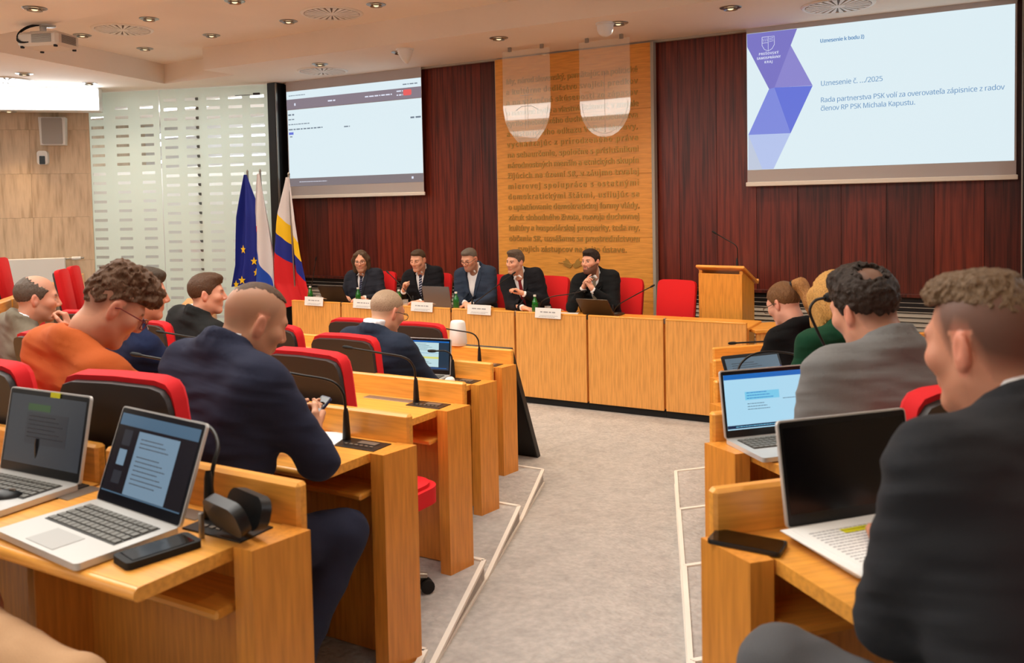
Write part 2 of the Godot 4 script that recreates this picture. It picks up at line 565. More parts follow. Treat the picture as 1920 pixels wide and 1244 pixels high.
	while x < 0.38:
		var w := 0.42
		var g := Geo.new().box(Vector3(w / 2, 1.365, 0), Vector3(w - 0.003, 2.73, 0.02), 0.001)
		var p := part(wf, "veneer_panel", g, M["veneer%d" % ((i * 7 + i / 3) % 3)])
		p.position = Vector3(x, 1.03, -9.12)
		x += w
		i += 1
	part(wf, "rail", Geo.new().box(Vector3(AXIS, 1.015, -9.095), Vector3(9.24, 0.035, 0.05), 0.004), M.veneer1)
	for k in 17:
		var g := Geo.new()
		g.T = Transform3D(Basis(Vector3.RIGHT, -0.45), Vector3.ZERO)
		g.box(Vector3.ZERO, Vector3(9.24, 0.040, 0.010), 0.002)
		part(lo, "slat", g, M.steel).position = Vector3(AXIS, 0.955 - k * 0.046, -9.14)
	for s in [-1, 1]:
		struct("wall_pillar", Geo.new().box(Vector3(AXIS + s * 4.565, 1.87, -9.0), Vector3(0.15, 3.75, 0.24), 0.005), M.dark)
		struct("trim_%d" % (15 if s < 0 else 16), Geo.new().box(Vector3(AXIS + s * 4.485, 1.87, -8.9), Vector3(0.012, 3.75, 0.03)), M.metal)

	# ceiling slot shadow gap over the front wall
	struct("trim_17", Geo.new().box(Vector3(AXIS, CEIL - 0.012, -9.06), Vector3(8.9, 0.022, 0.05)), M.steel)

	# travertine walls at 45 degrees with single slabs
	for s in [-1, 1]:
		var root := Node3D.new()
		root.name = "wall_stone_left" if s < 0 else "wall_stone_right"
		add_child(root)
		root.set_meta("kind", "structure")
		root.position = Vector3(AXIS + s * 7.41, 0, -8.05)
		root.rotation.y = -PI / 4 * s
		part(root, "core", Geo.new().box(Vector3(s * 2.8, 1.88, -0.09), Vector3(5.6, 3.75, 0.12)), M.dark)
		for c in 7:
			for r in 6:
				var g := Geo.new().box(Vector3.ZERO, Vector3(0.798, 0.638, 0.04), 0.001)
				part(root, "slab", g, M["stone%d" % ((c * 2 + r * 3) % 3)]).position = Vector3(s * (0.4 + c * 0.8), 0.32 + r * 0.64 - (0.0 if r else 0.0), 0)

	make_glass_wall(-1)
	make_glass_wall(1)

func make_glass_wall(s: int) -> void:
	# frosted film on clear glass: the film leaves rows of small clear windows
	var root := Node3D.new()
	root.name = "wall_glass_left" if s < 0 else "wall_glass_right"
	add_child(root)
	root.set_meta("kind", "structure")
	root.position = Vector3(AXIS + s * 4.64, 0, -8.95)
	root.rotation.y = -deg_to_rad(18.0) * s
	# local x runs away from the pillar (sign s)
	var panes := [[0.04, 1.745, 0.0, 5, 3.585], [1.76, 2.98, 0.0, 3, 3.64]]
	for p in panes:
		var x0: float = p[0]
		var x1: float = p[1]
		var cols: int = p[3]
		var g := Geo.new()
		var wcol := (x1 - x0) / cols
		var hw := 0.105
		var ys := [0.0]
		var row := 0
		var y: float = p[4] - 0.137 * 25
		while y < 3.62:
			ys.append(y - 0.021)
			ys.append(y + 0.021)
			y += 0.137
		ys.append(3.74)
		for b in range(0, ys.size() - 1):
			var ya: float = ys[b]
			var yb: float = ys[b + 1]
			if b % 2 == 0:
				g.flat([Vector3(s * x0, ya, 0), Vector3(s * x1, ya, 0), Vector3(s * x1, yb, 0), Vector3(s * x0, yb, 0)], Vector3.BACK)
			else:
				for c in cols + 1:
					var xa := x0 if c == 0 else x0 + (c - 0.5) * wcol + hw
					var xb := x1 if c == cols else x0 + (c + 0.5) * wcol - hw
					g.flat([Vector3(s * xa, ya, 0), Vector3(s * xb, ya, 0), Vector3(s * xb, yb, 0), Vector3(s * xa, yb, 0)], Vector3.BACK)
		part(root, "frosted_film", g, M.frost, "frosted film with rows of small clear slots")
		part(root, "pane", Geo.new().box(Vector3(s * (x0 + x1) / 2, 1.87, -0.012), Vector3(x1 - x0, 3.74, 0.012)), M.glass)
	for k in 24:
		var d := Geo.new().lathe([[0.0, 0.0], [0.028, 0.0], [0.03, 0.004], [0.03, 0.03], [0.0, 0.03]], 12)
		var o := part(root, "fixing", d, M.dark)
		o.position = Vector3(s * 1.16, 3.59 - k * 0.1365, -0.05)
		o.rotation.x = PI / 2
	var rail := Geo.new().box(Vector3(s * 0.35, 3.60, 0.03), Vector3(0.36, 0.008, 0.008))
	rail.box(Vector3(s * 0.20, 3.61, 0.03), Vector3(0.1, 0.03, 0.02))
	part(root, "door_rail", rail, M.dark)
	# what shows through the clear slots: the corridor's window bands and a cabinet
	if s < 0:
		for b in [[3.40, 0.085], [3.25, 0.07], [2.915, 0.055]]:
			var w := struct("window_%d" % (1 if b[0] > 3.3 else (2 if b[0] > 3.0 else 3)), Geo.new().box(Vector3(-11.2, b[0], -11.0), Vector3(5.2, b[1], 0.03)), M.window_light)
		struct("wall_corridor_panel", Geo.new().box(Vector3(-11.9, 1.38, -10.6), Vector3(7.0, 2.76, 0.1)), M.trim)
		var cl := thing("corridor_light", "added unseen strip light brightening the corridor behind the frosted glass", "ceiling light", Vector3(-12.0, CEIL - 0.03, -9.9))  # unseen strip, added to brighten what shows through the clear slots
		part(cl, "diffuser", Geo.new().box(Vector3.ZERO, Vector3(6.0, 0.03, 0.3), 0.004), M.lightbox)
		var al := AreaLight3D.new()
		al.name = "light"
		cl.add_child(al)
		al.position.y = -0.03
		al.rotation.x = -PI / 2
		al.area_size = Vector2(6.0, 0.3)
		al.area_normalize_energy = false
		al.light_energy = 2.6
		al.shadow_enabled = true

# ---------------------------------------------------------------- lettering
var font_r: SystemFont
var font_b: SystemFont
var glyphs := {}

func fonts() -> void:
	font_r = SystemFont.new()
	font_r.font_names = PackedStringArray(["Droid Sans"])
	font_b = SystemFont.new()
	font_b.font_names = PackedStringArray(["Droid Sans"])
	font_b.font_weight = 700

func glyph(ch: String, bold: bool, depth: float) -> Array:
	var key := "%s%s%.4f" % [ch, bold, depth]
	if not glyphs.has(key):
		var t := TextMesh.new()
		t.font = font_b if bold else font_r
		t.font_size = 64
		t.pixel_size = 1.0 / 64.0
		t.curve_step = 3.0
		t.depth = depth
		t.text = ch
		t.horizontal_alignment = HORIZONTAL_ALIGNMENT_LEFT
		glyphs[key] = t.surface_get_arrays(0) if t.get_surface_count() else []
	return glyphs[key]

# a line of letters from x = 0, em = size of the letters; wide > 0 spreads the line to that width
func letters(g: Geo, s: String, em: float, at: Vector3, wide := 0.0, bold := false, depth := 0.002) -> float:
	var f: Font = font_b if bold else font_r
	var nat := f.get_string_size(s, HORIZONTAL_ALIGNMENT_LEFT, -1, 64).x / 64.0 * em
	var track := 0.0
	if wide > 0.0 and s.length() > 1:
		track = (wide - nat) / (s.length() - 1)
	var x := 0.0
	for i in s.length():
		var ch := s[i]
		if ch != " ":
			var a := glyph(ch, bold, depth / em)
			if a.size():
				var vs: PackedVector3Array = a[Mesh.ARRAY_VERTEX]
				var ns: PackedVector3Array = a[Mesh.ARRAY_NORMAL]
				var ix: PackedInt32Array = a[Mesh.ARRAY_INDEX] if a[Mesh.ARRAY_INDEX] != null else PackedInt32Array(range(vs.size()))
				var k := g.V.size()
				for q in vs.size():
					g.V.append(g.T * (vs[q] * em + at + Vector3(x, 0, 0)))
					g.N.append(g.T.basis * ns[q])
					g.U.append(Vector2.ZERO)
				for q in ix:
					g.I.append(k + q)
		x += f.get_string_size(ch, HORIZONTAL_ALIGNMENT_LEFT, -1, 64).x / 64.0 * em + track
	return x

func quad_part(parent: Node, called: String, pts: Array, m: Material, z: float) -> MeshInstance3D:
	var p := PackedVector2Array()
	for q in pts: p.append(Vector2(q[0], q[1]))
	return part(parent, called, Geo.new().prism(p, z - 0.0006, z), m)

# ---------------------------------------------------------------- ceiling fittings
func make_ceiling_fittings() -> void:
	var ring := Geo.new().lathe([[0.062, 0.0], [0.085, -0.006], [0.098, -0.004], [0.1, 0.0]], 24).mesh()
	var refl := Geo.new().lathe([[0.064, -0.001], [0.05, 0.014], [0.03, 0.02]], 10).mesh()
	var bulb := Geo.new().lathe([[0.0, 0.004], [0.018, 0.004], [0.026, 0.009], [0.03, 0.019]], 14).mesh()
	var spots := []
	for p in [[-9.08, -6.24], [-9.22, -7.18], [-7.91, -7.07], [-6.65, -7.01], [-6.43, -6.05], [-5.39, -6.93], [-4.12, -6.95], [-2.85, -6.97], [-1.6, -7.0], [-7.75, -6.1], [-5.1, -6.0], [-3.8, -6.0], [-2.5, -6.0], [-1.2, -6.0]]:
		spots.append([p[0], RECESS, p[1], 0.9])
	for p in [[-7.18, -8.09], [-4.55, -7.93], [-2.08, -7.91], [-5.9, -8.0], [-3.2, -7.95], [-0.9, -7.95], [-7.15, -4.48], [-5.8, -4.45], [-4.4, -4.42], [-3.0, -4.4], [-1.6, -4.4], [-0.2, -4.4], [-10.62, -6.48], [-10.75, -7.46], [0.6, -2.6], [0.6, -0.6], [-10.3, -5.3]]:
		spots.append([p[0], CEIL, p[1], 0.75])
	var nth := ["first", "second", "third", "fourth", "fifth", "sixth", "seventh", "eighth", "ninth", "tenth"]
	spots.sort_custom(func(p, q): return p[0] < q[0])
	var seen := {}
	for i in spots.size():
		var s: Array = spots[i]
		var where := ""
		if s[0] < -10.0: where = "by the white light box"
		elif s[1] > CEIL: where = "in the ceiling recess, row nearer the screens" if s[2] < -6.5 else "in the ceiling recess, row nearer the seats"
		elif s[2] < -7.5: where = "in the soffit over the bench"
		elif s[2] < -4.0: where = "at the near edge of the recess"
		else: where = "over the right desks"
		var k: int = seen.get(where, 0)
		seen[where] = k + 1
		var o := thing("downlight", "small round downlight %s, %s from left" % [where, nth[k]], "downlight", Vector3(s[0], s[1] - 0.001, s[2]), 0.0, "ceiling downlights")
		part(o, "ring", ring, M.metal)
		var rf := part(o, "reflector", refl, M.metal)
		rf.position.y = -0.022
		part(o, "lamp_bulb", bulb, M.lamp).position.y = -0.024
		var l := SpotLight3D.new()
		l.name = "light"
		o.add_child(l)
		l.position.y = -0.03
		l.rotation.x = -PI / 2
		l.spot_angle = 62.0
		l.spot_angle_attenuation = 0.9
		l.spot_range = 20.0
		l.light_energy = s[3]
		l.light_size = 0.05
		l.light_color = Color(1.0, 0.91, 0.80)
		l.shadow_enabled = true
	# round air outlets with radial vanes
	var plate := Geo.new().lathe([[0.0, -0.004], [0.30, -0.004], [0.32, 0.0]], 32).mesh()
	var vanes := Geo.new()
	for k in 24:
		var an := TAU * k / 24
		var d := Vector3(cos(an), 0, sin(an))
		var w := Vector3(-d.z, 0, d.x)
		vanes.flat([d * 0.05 - w * 0.004 + Vector3(0, -0.012, 0), d * 0.05 + w * 0.004 + Vector3(0, -0.012, 0), d * 0.28 + w * 0.022 + Vector3(0, -0.012, 0), d * 0.28 - w * 0.022 + Vector3(0, -0.012, 0)], Vector3.DOWN)
		for sg in [-1.0, 1.0]:
			vanes.flat([d * 0.05 + w * 0.004 * sg + Vector3(0, -0.012, 0), d * 0.28 + w * 0.022 * sg + Vector3(0, -0.012, 0), d * 0.28 + w * 0.022 * sg, d * 0.05 + w * 0.004 * sg], w * sg)
	vanes.lathe([[0.285, -0.004], [0.29, -0.012], [0.315, -0.012], [0.325, 0.0]], 32)
	vanes.lathe([[0.0, -0.013], [0.06, -0.013], [0.065, -0.004]], 20)
	var vm := vanes.mesh()
	for a in [[-8.44, RECESS, -6.29, "round slotted air outlet in the recess above the projector"], [-6.01, RECESS, -6.98, "round slotted air outlet in the middle of the ceiling recess"], [-7.52, CEIL, -8.52, "round slotted air outlet just above the left projection screen"], [-1.22, CEIL, -8.39, "round slotted air outlet just above the right projection screen"], [-11.3, CEIL, -6.65, "round slotted air outlet at the left edge of the picture"], [-11.55, CEIL, -7.75, "round slotted air outlet beside the white light box"]]:
		var o := thing("air_outlet", a[3], "air vent", Vector3(a[0], a[1] - 0.001, a[2]), 0.3, "round air outlets")
		part(o, "backing_plate", plate, M.vent_dark)
		part(o, "vanes", vm, M.trim)
	# dome sensor and cone camera under the front soffit
	var dome := thing("ceiling_sensor", "white domed sensor under the soffit above the inscription", "sensor", Vector3(-3.31, CEIL, -7.88))
	part(dome, "base", Geo.new().lathe([[0.0, -0.0], [0.095, 0.0], [0.095, -0.018], [0.08, -0.024]], 24), M.white)
	part(dome, "dome", Geo.new().lathe([[0.082, -0.02], [0.08, -0.07], [0.065, -0.105], [0.035, -0.128], [0.0, -0.135]], 24), M.white)
	var cone := thing("ceiling_camera", "white cone shaped camera hanging right of the left screen", "camera", Vector3(-5.74, CEIL, -7.88))
	part(cone, "base", Geo.new().lathe([[0.0, 0.0], [0.10, 0.0], [0.10, -0.014], [0.085, -0.02]], 24), M.white)
	var cg := Geo.new()
	cg.T = Transform3D(Basis(Vector3.FORWARD, -0.12), Vector3.ZERO)
	cg.lathe([[0.088, -0.015], [0.078, -0.06], [0.05, -0.12], [0.02, -0.16], [0.0, -0.168]], 20)
	part(cone, "housing", cg, M.white)
	# the projector on its bracket
	var pr := thing("projector", "white video projector hanging from the ceiling edge at upper left", "projector", Vector3(-7.71, 3.60, -4.95), deg_to_rad(20.0))
	part(pr, "body", Geo.new().box(Vector3.ZERO, Vector3(0.42, 0.13, 0.32), 0.025), M.projector)
	var gr := Geo.new()
	for k in 9:
		gr.box(Vector3(0.212, -0.035 + k * 0.009, 0.0), Vector3(0.006, 0.004, 0.2))
		gr.box(Vector3(0.05, -0.035 + k * 0.009, 0.162), Vector3(0.2, 0.004, 0.006))
	part(pr, "grille", gr, M.greyplate)
	var lens := Geo.new()
	lens.T = Transform3D(Basis(Vector3.RIGHT, PI / 2), Vector3(-0.1, 0.0, -0.16))
	lens.lathe([[0.0, -0.02], [0.04, -0.02], [0.045, 0.0]], 18)
	part(pr, "lens", lens, M.black_gloss)
	part(pr, "bracket", Geo.new().tube([Vector3(-0.05, 0.06, 0), Vector3(-0.05, 0.16, 0)], [0.03], 10).lathe([[0.0, 0.13], [0.07, 0.135], [0.07, 0.15]], 16).box(Vector3(-0.05, 0.075, 0), Vector3(0.16, 0.02, 0.16), 0.004), M.silver)
	var cb := Geo.new()
	for k in 3:
		cb.tube(bezier(Vector3(-0.05, 0.15, 0.02), Vector3(-0.2 - k * 0.03, 0.17 - 0.02 * k, 0.1), Vector3(-0.26, -0.02 - 0.03 * k, 0.2), Vector3(-0.12 + k * 0.02, -0.03, 0.165), 12), [0.005], 6)
	part(pr, "cable", cb, M.rubber)
	for q in [[-0.17, -0.13], [0.17, -0.13], [0.17, 0.13], [-0.17, 0.13]]:
		part(pr, "foot", Geo.new().lathe([[0.0, -0.078], [0.018, -0.078], [0.018, -0.06]], 12), M.rubber).position = Vector3(q[0], 0, q[1])
	# long light box in front of the stone wall
	for s in [-1, 1]:
		var lb := thing("cove_light_box", ("glowing white light box above the stone wall at left" if s < 0 else "glowing white light box above the stone wall at right"), "light", Vector3(AXIS + s * 7.41, 0, -8.05), -PI / 4 * s)
		var g := Geo.new().box(Vector3(s * 2.5, 3.585, 0.47), Vector3(5.5, 0.33, 0.26), 0.004)
		part(lb, "housing", g, M.white)
		part(lb, "diffuser_light", Geo.new().box(Vector3(s * 2.5, 3.58, 0.607), Vector3(5.48, 0.27, 0.012), 0.002), M.lightbox)
		var l := AreaLight3D.new()
		l.name = "light"
		lb.add_child(l)
		l.position = Vector3(s * 2.5, 3.58, 0.63)
		l.rotation.y = PI
		l.area_size = Vector2(5.4, 0.26)
		l.area_normalize_energy = false
		l.light_energy = 1.3
		l.light_color = Color(0.93, 0.97, 1.0)
		l.shadow_enabled = true
		# wall washer under the box
		for k in 3:
			var w := SpotLight3D.new()
			w.name = "wash_light_%d" % k
			var dl := thing("downlight", "small downlight under the %s light box, %s from its end" % ["left" if s < 0 else "right", ["first", "second", "third"][k]], "downlight", Vector3.ZERO, 0.0, "stone wall downlights")
			dl.transform = lb.transform * Transform3D(Basis.IDENTITY, Vector3(s * (0.95 + k * 1.5), 3.418, 0.40))
			part(dl, "ring", ring, M.metal)
			part(dl, "lamp_bulb", bulb, M.lamp).position.y = -0.012
			dl.add_child(w)
			w.position.y = -0.03
			w.rotation.x = -PI / 2 - 0.12
			w.spot_angle = 40.0
			w.spot_angle_attenuation = 1.0
			w.light_energy = 1.6
			w.light_color = Color(1.0, 0.83, 0.62)
			w.light_size = 0.04
			w.spot_range = 15.0
			w.shadow_enabled = true

# ---------------------------------------------------------------- things on the walls
func make_wall_things() -> void:
	fonts()
	# light wooden plaque with the raised text
	var pq := thing("inscription_panel", "tall light wooden panel with raised lines of text on the dark wall", "wall panel", Vector3(-4.24, 0.15, -9.035))
	for k in 5:
		var h := 3.58 / 5.0
		part(pq, "board", Geo.new().box(Vector3(0, h * (k + 0.5), 0), Vector3(1.985, h - 0.002, 0.05), 0.001), M.plaque)
	part(pq, "edge_strip", Geo.new().box(Vector3(1.01, 1.79, 0.01), Vector3(0.035, 3.58, 0.09), 0.002), M.steel)
	part(pq, "edge_strip", Geo.new().box(Vector3(-0.998, 1.79, -0.01), Vector3(0.01, 3.58, 0.05), 0.001), M.steel)
	var txt := ["My, národ slovenský, pamätajúc na politické", "a kultúrne dedičstvo svojich predkov", "a na stáročné skúsenosti zo zápasov", "o národné bytie a vlastnú štátnosť, v zmysle", "cyrilo-metodského duchovného dedičstva", "a historického odkazu Veľkej Moravy,", "vychádzajúc z prirodzeného práva", "na sebaurčenie, spoločne s príslušníkmi", "národnostných menšín a etnických skupín", "žijúcich na území SR, v záujme trvalej", "mierovej spolupráce s ostatnými", "demokratickými štátmi, usilujúc sa", "o uplatňovanie demokratickej formy vlády,", "záruk slobodného života, rozvoja duchovnej", "kultúry a hospodárskej prosperity, teda my,", "občania SR, uznášame sa prostredníctvom", "svojich zástupcov na tejto ústave."]
	for i in txt.size():
		var g := Geo.new()
		var last := i == txt.size() - 1
		letters(g, txt[i], 0.088, Vector3(0, 0, 0), 1.40 if last else 1.675, true, 0.008)
		part(pq, "text_line", g, M.letter).position = Vector3(-0.845 + (0.12 if last else 0.0), 3.43 + 0.02 - i * 0.1255 - 0.15, 0.029)
	# small carved dove of two halves under the text
	for s in [-1, 1]:
		var p := PackedVector2Array()
		for q in [[0.005, -0.035], [0.03, -0.06], [0.075, -0.045], [0.125, -0.02], [0.1, -0.005], [0.125, 0.02], [0.085, 0.03], [0.09, 0.06], [0.05, 0.035], [0.03, 0.0], [0.008, -0.005]]:
			p.append(Vector2(q[0] * s, q[1]))
		part(pq, "emblem_wing", Geo.new().prism(p, 0.026, 0.034), M.letter).position = Vector3(0.0, 1.13, 0)
	part(pq, "emblem_stem", Geo.new().tube([Vector3(-0.18, 1.135, 0.03), Vector3(-0.08, 1.13, 0.03), Vector3(0, 1.11, 0.03)], [0.006], 6), M.letter)

	# two shield shaped glass plates hanging in front of it
	var s1 := PackedVector2Array([Vector2(-0.295, 1.03), Vector2(0.295, 1.03), Vector2(0.297, 0.38), Vector2(0.27, 0.23), Vector2(0.225, 0.13), Vector2(0.118, 0.0), Vector2(-0.118, 0.0), Vector2(-0.225, 0.13), Vector2(-0.27, 0.23), Vector2(-0.297, 0.38)])
	var s2 := PackedVector2Array([Vector2(-0.292, 1.03), Vector2(0.292, 1.03), Vector2(0.295, 0.36)])
	for k in range(1, 12):
		var an := PI * k / 12
		s2.append(Vector2(0.295 * cos(an), 0.36 - 0.36 * pow(sin(an), 1.0)))
	s2.append(Vector2(-0.295, 0.36))
	for i in 2:
		var out: PackedVector2Array = [s1, s2][i]
		var t := thing("glass_shield", ["clear hanging glass plate with a straight cut lower tip, left of the pair", "clear hanging glass plate with a rounded lower end, right of the pair"][i], "glass plate", Vector3([-4.535, -3.588][i], 2.68, -8.5), [0.03, -0.02][i], "hanging glass shields")
		part(t, "plate", Geo.new().prism(out, -0.005, 0.005), M.shield)
		var e := Geo.new()
		var inner := PackedVector2Array()
		for p in out: inner.append(Vector2(p.x * 0.9, 0.04 + (p.y) * 0.93))
		for k in range(2, inner.size() - 1):
			var a := inner[k]
			var b := inner[k + 1]
			e.tube([Vector3(a.x, a.y, 0.006), Vector3(b.x, b.y, 0.006)], [0.0016], 4)
		if i == 0:
			for bx in [-0.016, 0.016]: e.tube([Vector3(bx, 0.14, 0.006), Vector3(bx, 0.62, 0.006)], [0.0016], 4)
			e.tube([Vector3(-0.13, 0.36, 0.006), Vector3(-0.06, 0.40, 0.006), Vector3(0.06, 0.40, 0.006), Vector3(0.13, 0.36, 0.006)], [0.0025], 4)
			e.tube([Vector3(-0.08, 0.52, 0.006), Vector3(0.08, 0.52, 0.006)], [0.0025], 4)
		else:
			e.tube([Vector3(0, 0.05, 0.006), Vector3(0, 0.7, 0.006)], [0.0016], 4)
		part(t, "etched_lines", e, M.etched)
		for sx in [-0.2, 0.2]:
			part(t, "clamp", Geo.new().box(Vector3(sx, 1.045, 0), Vector3(0.04, 0.05, 0.025), 0.003), M.metal)

	make_screens()
	make_flags()
	# on the stone wall at left
	var fr := Transform3D(Basis(Vector3.UP, PI / 4), Vector3(AXIS - 7.41, 0, -8.05))
	var sp := thing("wall_loudspeaker", "white wall loudspeaker with grey grille high on the stone wall", "loudspeaker")
	sp.transform = fr * Transform3D(Basis.IDENTITY, Vector3(-0.46, 3.17, 0.12))
	part(sp, "cabinet", Geo.new().prism(PackedVector2Array([Vector2(-0.16, -0.2), Vector2(0.16, -0.2), Vector2(0.175, 0.2), Vector2(-0.175, 0.2)]), -0.1, 0.07), M.white)
	part(sp, "grille", Geo.new().prism(round_rect(0.27, 0.38, 0.02), 0.07, 0.082), M.grille)
	var sn := thing("wall_sensor", "small white motion sensor with dark window below the loudspeaker", "sensor")
	sn.transform = fr * Transform3D(Basis.IDENTITY, Vector3(-0.62, 2.79, 0.08))
	part(sn, "housing", Geo.new().prism(round_rect(0.14, 0.2, 0.04), -0.06, 0.04, true), M.white)
	part(sn, "sensor_window", Geo.new().prism(round_rect(0.075, 0.12, 0.01), 0.04, 0.048), M.black_gloss).position.y = -0.035
	var rd := thing("radiator", "white panel radiator against the stone wall", "radiator")
	rd.transform = fr * Transform3D(Basis.IDENTITY, Vector3(-0.95, 0, 0.12))
	part(rd, "panel", Geo.new().box(Vector3(0, 1.0, 0), Vector3(1.15, 0.66, 0.07), 0.012), M.white)
	part(rd, "pipe", Geo.new().tube([Vector3(0.55, 1.31, -0.02), Vector3(0.82, 1.315, -0.02)], [0.014], 8), M.metal)
	part(rd, "valve", Geo.new().tube([Vector3(0.66, 1.312, -0.02), Vector3(0.78, 1.312, -0.02)], [0.026], 10), M.white)

func dashes(g: Geo, x: float, y: float, w: float, h: float, z: float, sd: int) -> void:   # a run of unreadably small words
	rng.seed = sd
	var cx := x
	while cx < x + w:
		var ww := rng.randf_range(0.6, 2.4) * h * 2.0
		ww = minf(ww, x + w - cx)
		if ww > h * 0.5:
			g.box(Vector3(cx + ww / 2, y, z), Vector3(ww, h, 0.0006))
		cx += ww + h * 0.9

func make_screens() -> void:
	for i in 2:
		var x0: float = [-8.625, -2.206][i]
		var x1: float = [-6.315, 0.212][i]
		var w := x1 - x0
		var t := thing("projection_screen", ["pulled down projection screen at left showing a web page", "pulled down projection screen at right showing a slide with violet chevron"][i], "projection screen", Vector3(x0, 0, -9.0), 0.0, "projection screens")
		part(t, "cloth", Geo.new().box(Vector3(w / 2, 2.95, -0.004), Vector3(w, 1.62, 0.003)), M.screen_cloth)
		part(t, "weight_bar", Geo.new().box(Vector3(w / 2, 2.14, -0.004), Vector3(w + 0.03, 0.045, 0.022), 0.006), M.trim)
		if i == 1:
			part(t, "screen_image", Geo.new().box(Vector3(w / 2 - 0.006, 2.993, -0.001), Vector3(w - 0.02, 1.407, 0.002)), M.slide_bg, "pale blue projected slide")
			var ox := -x0
			var sh := func(pts: Array, m: Material, z: float) -> void:
				var q := []
				for p in pts: q.append([p[0] + ox, p[1]])
				quad_part(t, "screen_shape", q, m, z)
			sh.call([[-2.2, 3.694], [-1.697, 3.694], [-1.924, 3.122], [-1.978, 3.112], [-2.197, 3.562]], M.vio1, 0.0016)
			sh.call([[-1.761, 3.535], [-1.55, 3.112], [-1.924, 3.122]], M.vio2, 0.0016)
			sh.call([[-1.924, 3.122], [-1.55, 3.110], [-1.766, 2.649]], M.vio3, 0.0016)
			sh.call([[-1.978, 3.112], [-1.924, 3.122], [-1.766, 2.649], [-2.192, 2.655]], M.vio4, 0.0016)
			sh.call([[-2.192, 2.655], [-1.766, 2.649], [-1.938, 2.292], [-2.05, 2.292]], M.vio5, 0.0016)
			sh.call([[-2.192, 2.655], [-2.05, 2.292], [-2.195, 2.292]], M.vio6, 0.0016)
			var tg := Geo.new()
			letters(tg, "Uznesenie k bodu ž)", 0.05, Vector3(-1.479 + ox, 3.545, 0.0016), 0.413, true, 0.0006)
			part(t, "screen_text", tg, M.slide_ink)
			tg = Geo.new()
			letters(tg, "Uznesenie č. …/2025", 0.068, Vector3(-1.476 + ox, 3.125, 0.0016), 0.575, false, 0.0006)
			part(t, "screen_text", tg, M.slide_ink)
			tg = Geo.new()
			letters(tg, "Rada partnerstva PSK volí za overovateľa zápisnice z radov", 0.067, Vector3(-1.477 + ox, 2.96, 0.0016), 1.583, false, 0.0006)
			letters(tg, "členov RP PSK Michala Kapustu.", 0.067, Vector3(-1.477 + ox, 2.877, 0.0016), 0.856, false, 0.0006)
			part(t, "screen_text", tg, M.slide_ink)
			tg = Geo.new()
			letters(tg, "PREŠOVSKÝ", 0.033, Vector3(-2.08 + ox, 3.475, 0.0026), 0.20, true, 0.0006)
			letters(tg, "SAMOSPRÁVNY", 0.033, Vector3(-2.10 + ox, 3.432, 0.0026), 0.24, true, 0.0006)
			letters(tg, "KRAJ", 0.033, Vector3(-2.024 + ox, 3.389, 0.0026), 0.085, true, 0.0006)
			var cr := [Vector3(-2.045, 3.645, 0), Vector3(-1.922, 3.645, 0), Vector3(-1.922, 3.56, 0), Vector3(-1.945, 3.52, 0), Vector3(-1.984, 3.50, 0), Vector3(-2.023, 3.52, 0), Vector3(-2.045, 3.56, 0), Vector3(-2.045, 3.645, 0)]
			for k in cr.size(): cr[k] = cr[k] + Vector3(ox, 0, 0.002)
			tg.tube(cr, [0.0022], 4)
			tg.tube([Vector3(-1.984 + ox, 3.645, 0.002), Vector3(-1.984 + ox, 3.50, 0.002)], [0.0018], 4)
			tg.tube([Vector3(-2.045 + ox, 3.585, 0.002), Vector3(-1.984 + ox, 3.585, 0.002)], [0.0018], 4)
			for k in 3:
				tg.tube([Vector3(-1.975 + ox, 3.625 - k * 0.016, 0.002), Vector3(-1.93 + ox, 3.632 - k * 0.016, 0.002)], [0.0016], 4)
				tg.tube([Vector3(-2.037 + k * 0.02 + ox, 3.63, 0.002), Vector3(-2.03 + k * 0.018 + ox, 3.60, 0.002)], [0.0016], 4)
			part(t, "screen_text", tg, M.slide_white, "white crest outline and lettering")
		else:
			part(t, "screen_image", Geo.new().box(Vector3(w / 2 + 0.005, 2.88, -0.001), Vector3(w - 0.02, 0.955, 0.002)), M.slide_bg, "white projected page body")
			part(t, "screen_image", Geo.new().box(Vector3(w / 2, 3.56, -0.001), Vector3(w - 0.01, 0.11, 0.002)), M.slide_bg, "white browser bar")
			part(t, "screen_image", Geo.new().box(Vector3(w / 2, 3.435, -0.001), Vector3(w - 0.01, 0.14, 0.002)), M.slide_mauve, "mauve page header")
			part(t, "screen_image", Geo.new().box(Vector3(w / 2, 2.345, -0.001), Vector3(w - 0.01, 0.11, 0.002)), M.slide_foot, "dim page footer")
			var g := Geo.new()
			dashes(g, 0.03, 3.29, 0.11, 0.022, 0.0016, 1)
			dashes(g, 0.03, 3.225, 0.12, 0.014, 0.0016, 2)
			dashes(g, 0.03, 3.155, 0.40, 0.012, 0.0016, 3)
			dashes(g, 0.03, 3.085, 0.62, 0.017, 0.0016, 4)
			dashes(g, 0.05, 2.985, 0.06, 0.014, 0.0016, 5)
			dashes(g, 1.03, 3.07, 0.10, 0.016, 0.0016, 6)
			dashes(g, 2.13, 3.12, 0.17, 0.022, 0.0016, 7)
			dashes(g, 0.05, 3.555, 0.3, 0.010, 0.0016, 8)
			dashes(g, 2.02, 3.55, 0.24, 0.014, 0.0016, 9)
			part(t, "screen_text", g, M.slide_grey)
			part(t, "screen_shape", Geo.new().box(Vector3(0.075, 3.03, 0.0015), Vector3(0.085, 0.034, 0.0006)), M.vio3)
			g = Geo.new()
			dashes(g, 1.40, 3.44, 0.46, 0.016, 0.0016, 10)
			dashes(g, 0.76, 3.435, 0.13, 0.018, 0.0016, 11)
			g.box(Vector3(0.16, 3.43, 0.0016), Vector3(0.025, 0.035, 0.0006))
			dashes(g, 1.92, 3.47, 0.1, 0.016, 0.0016, 12)
			dashes(g, 1.92, 3.42, 0.1, 0.016, 0.0016, 13)
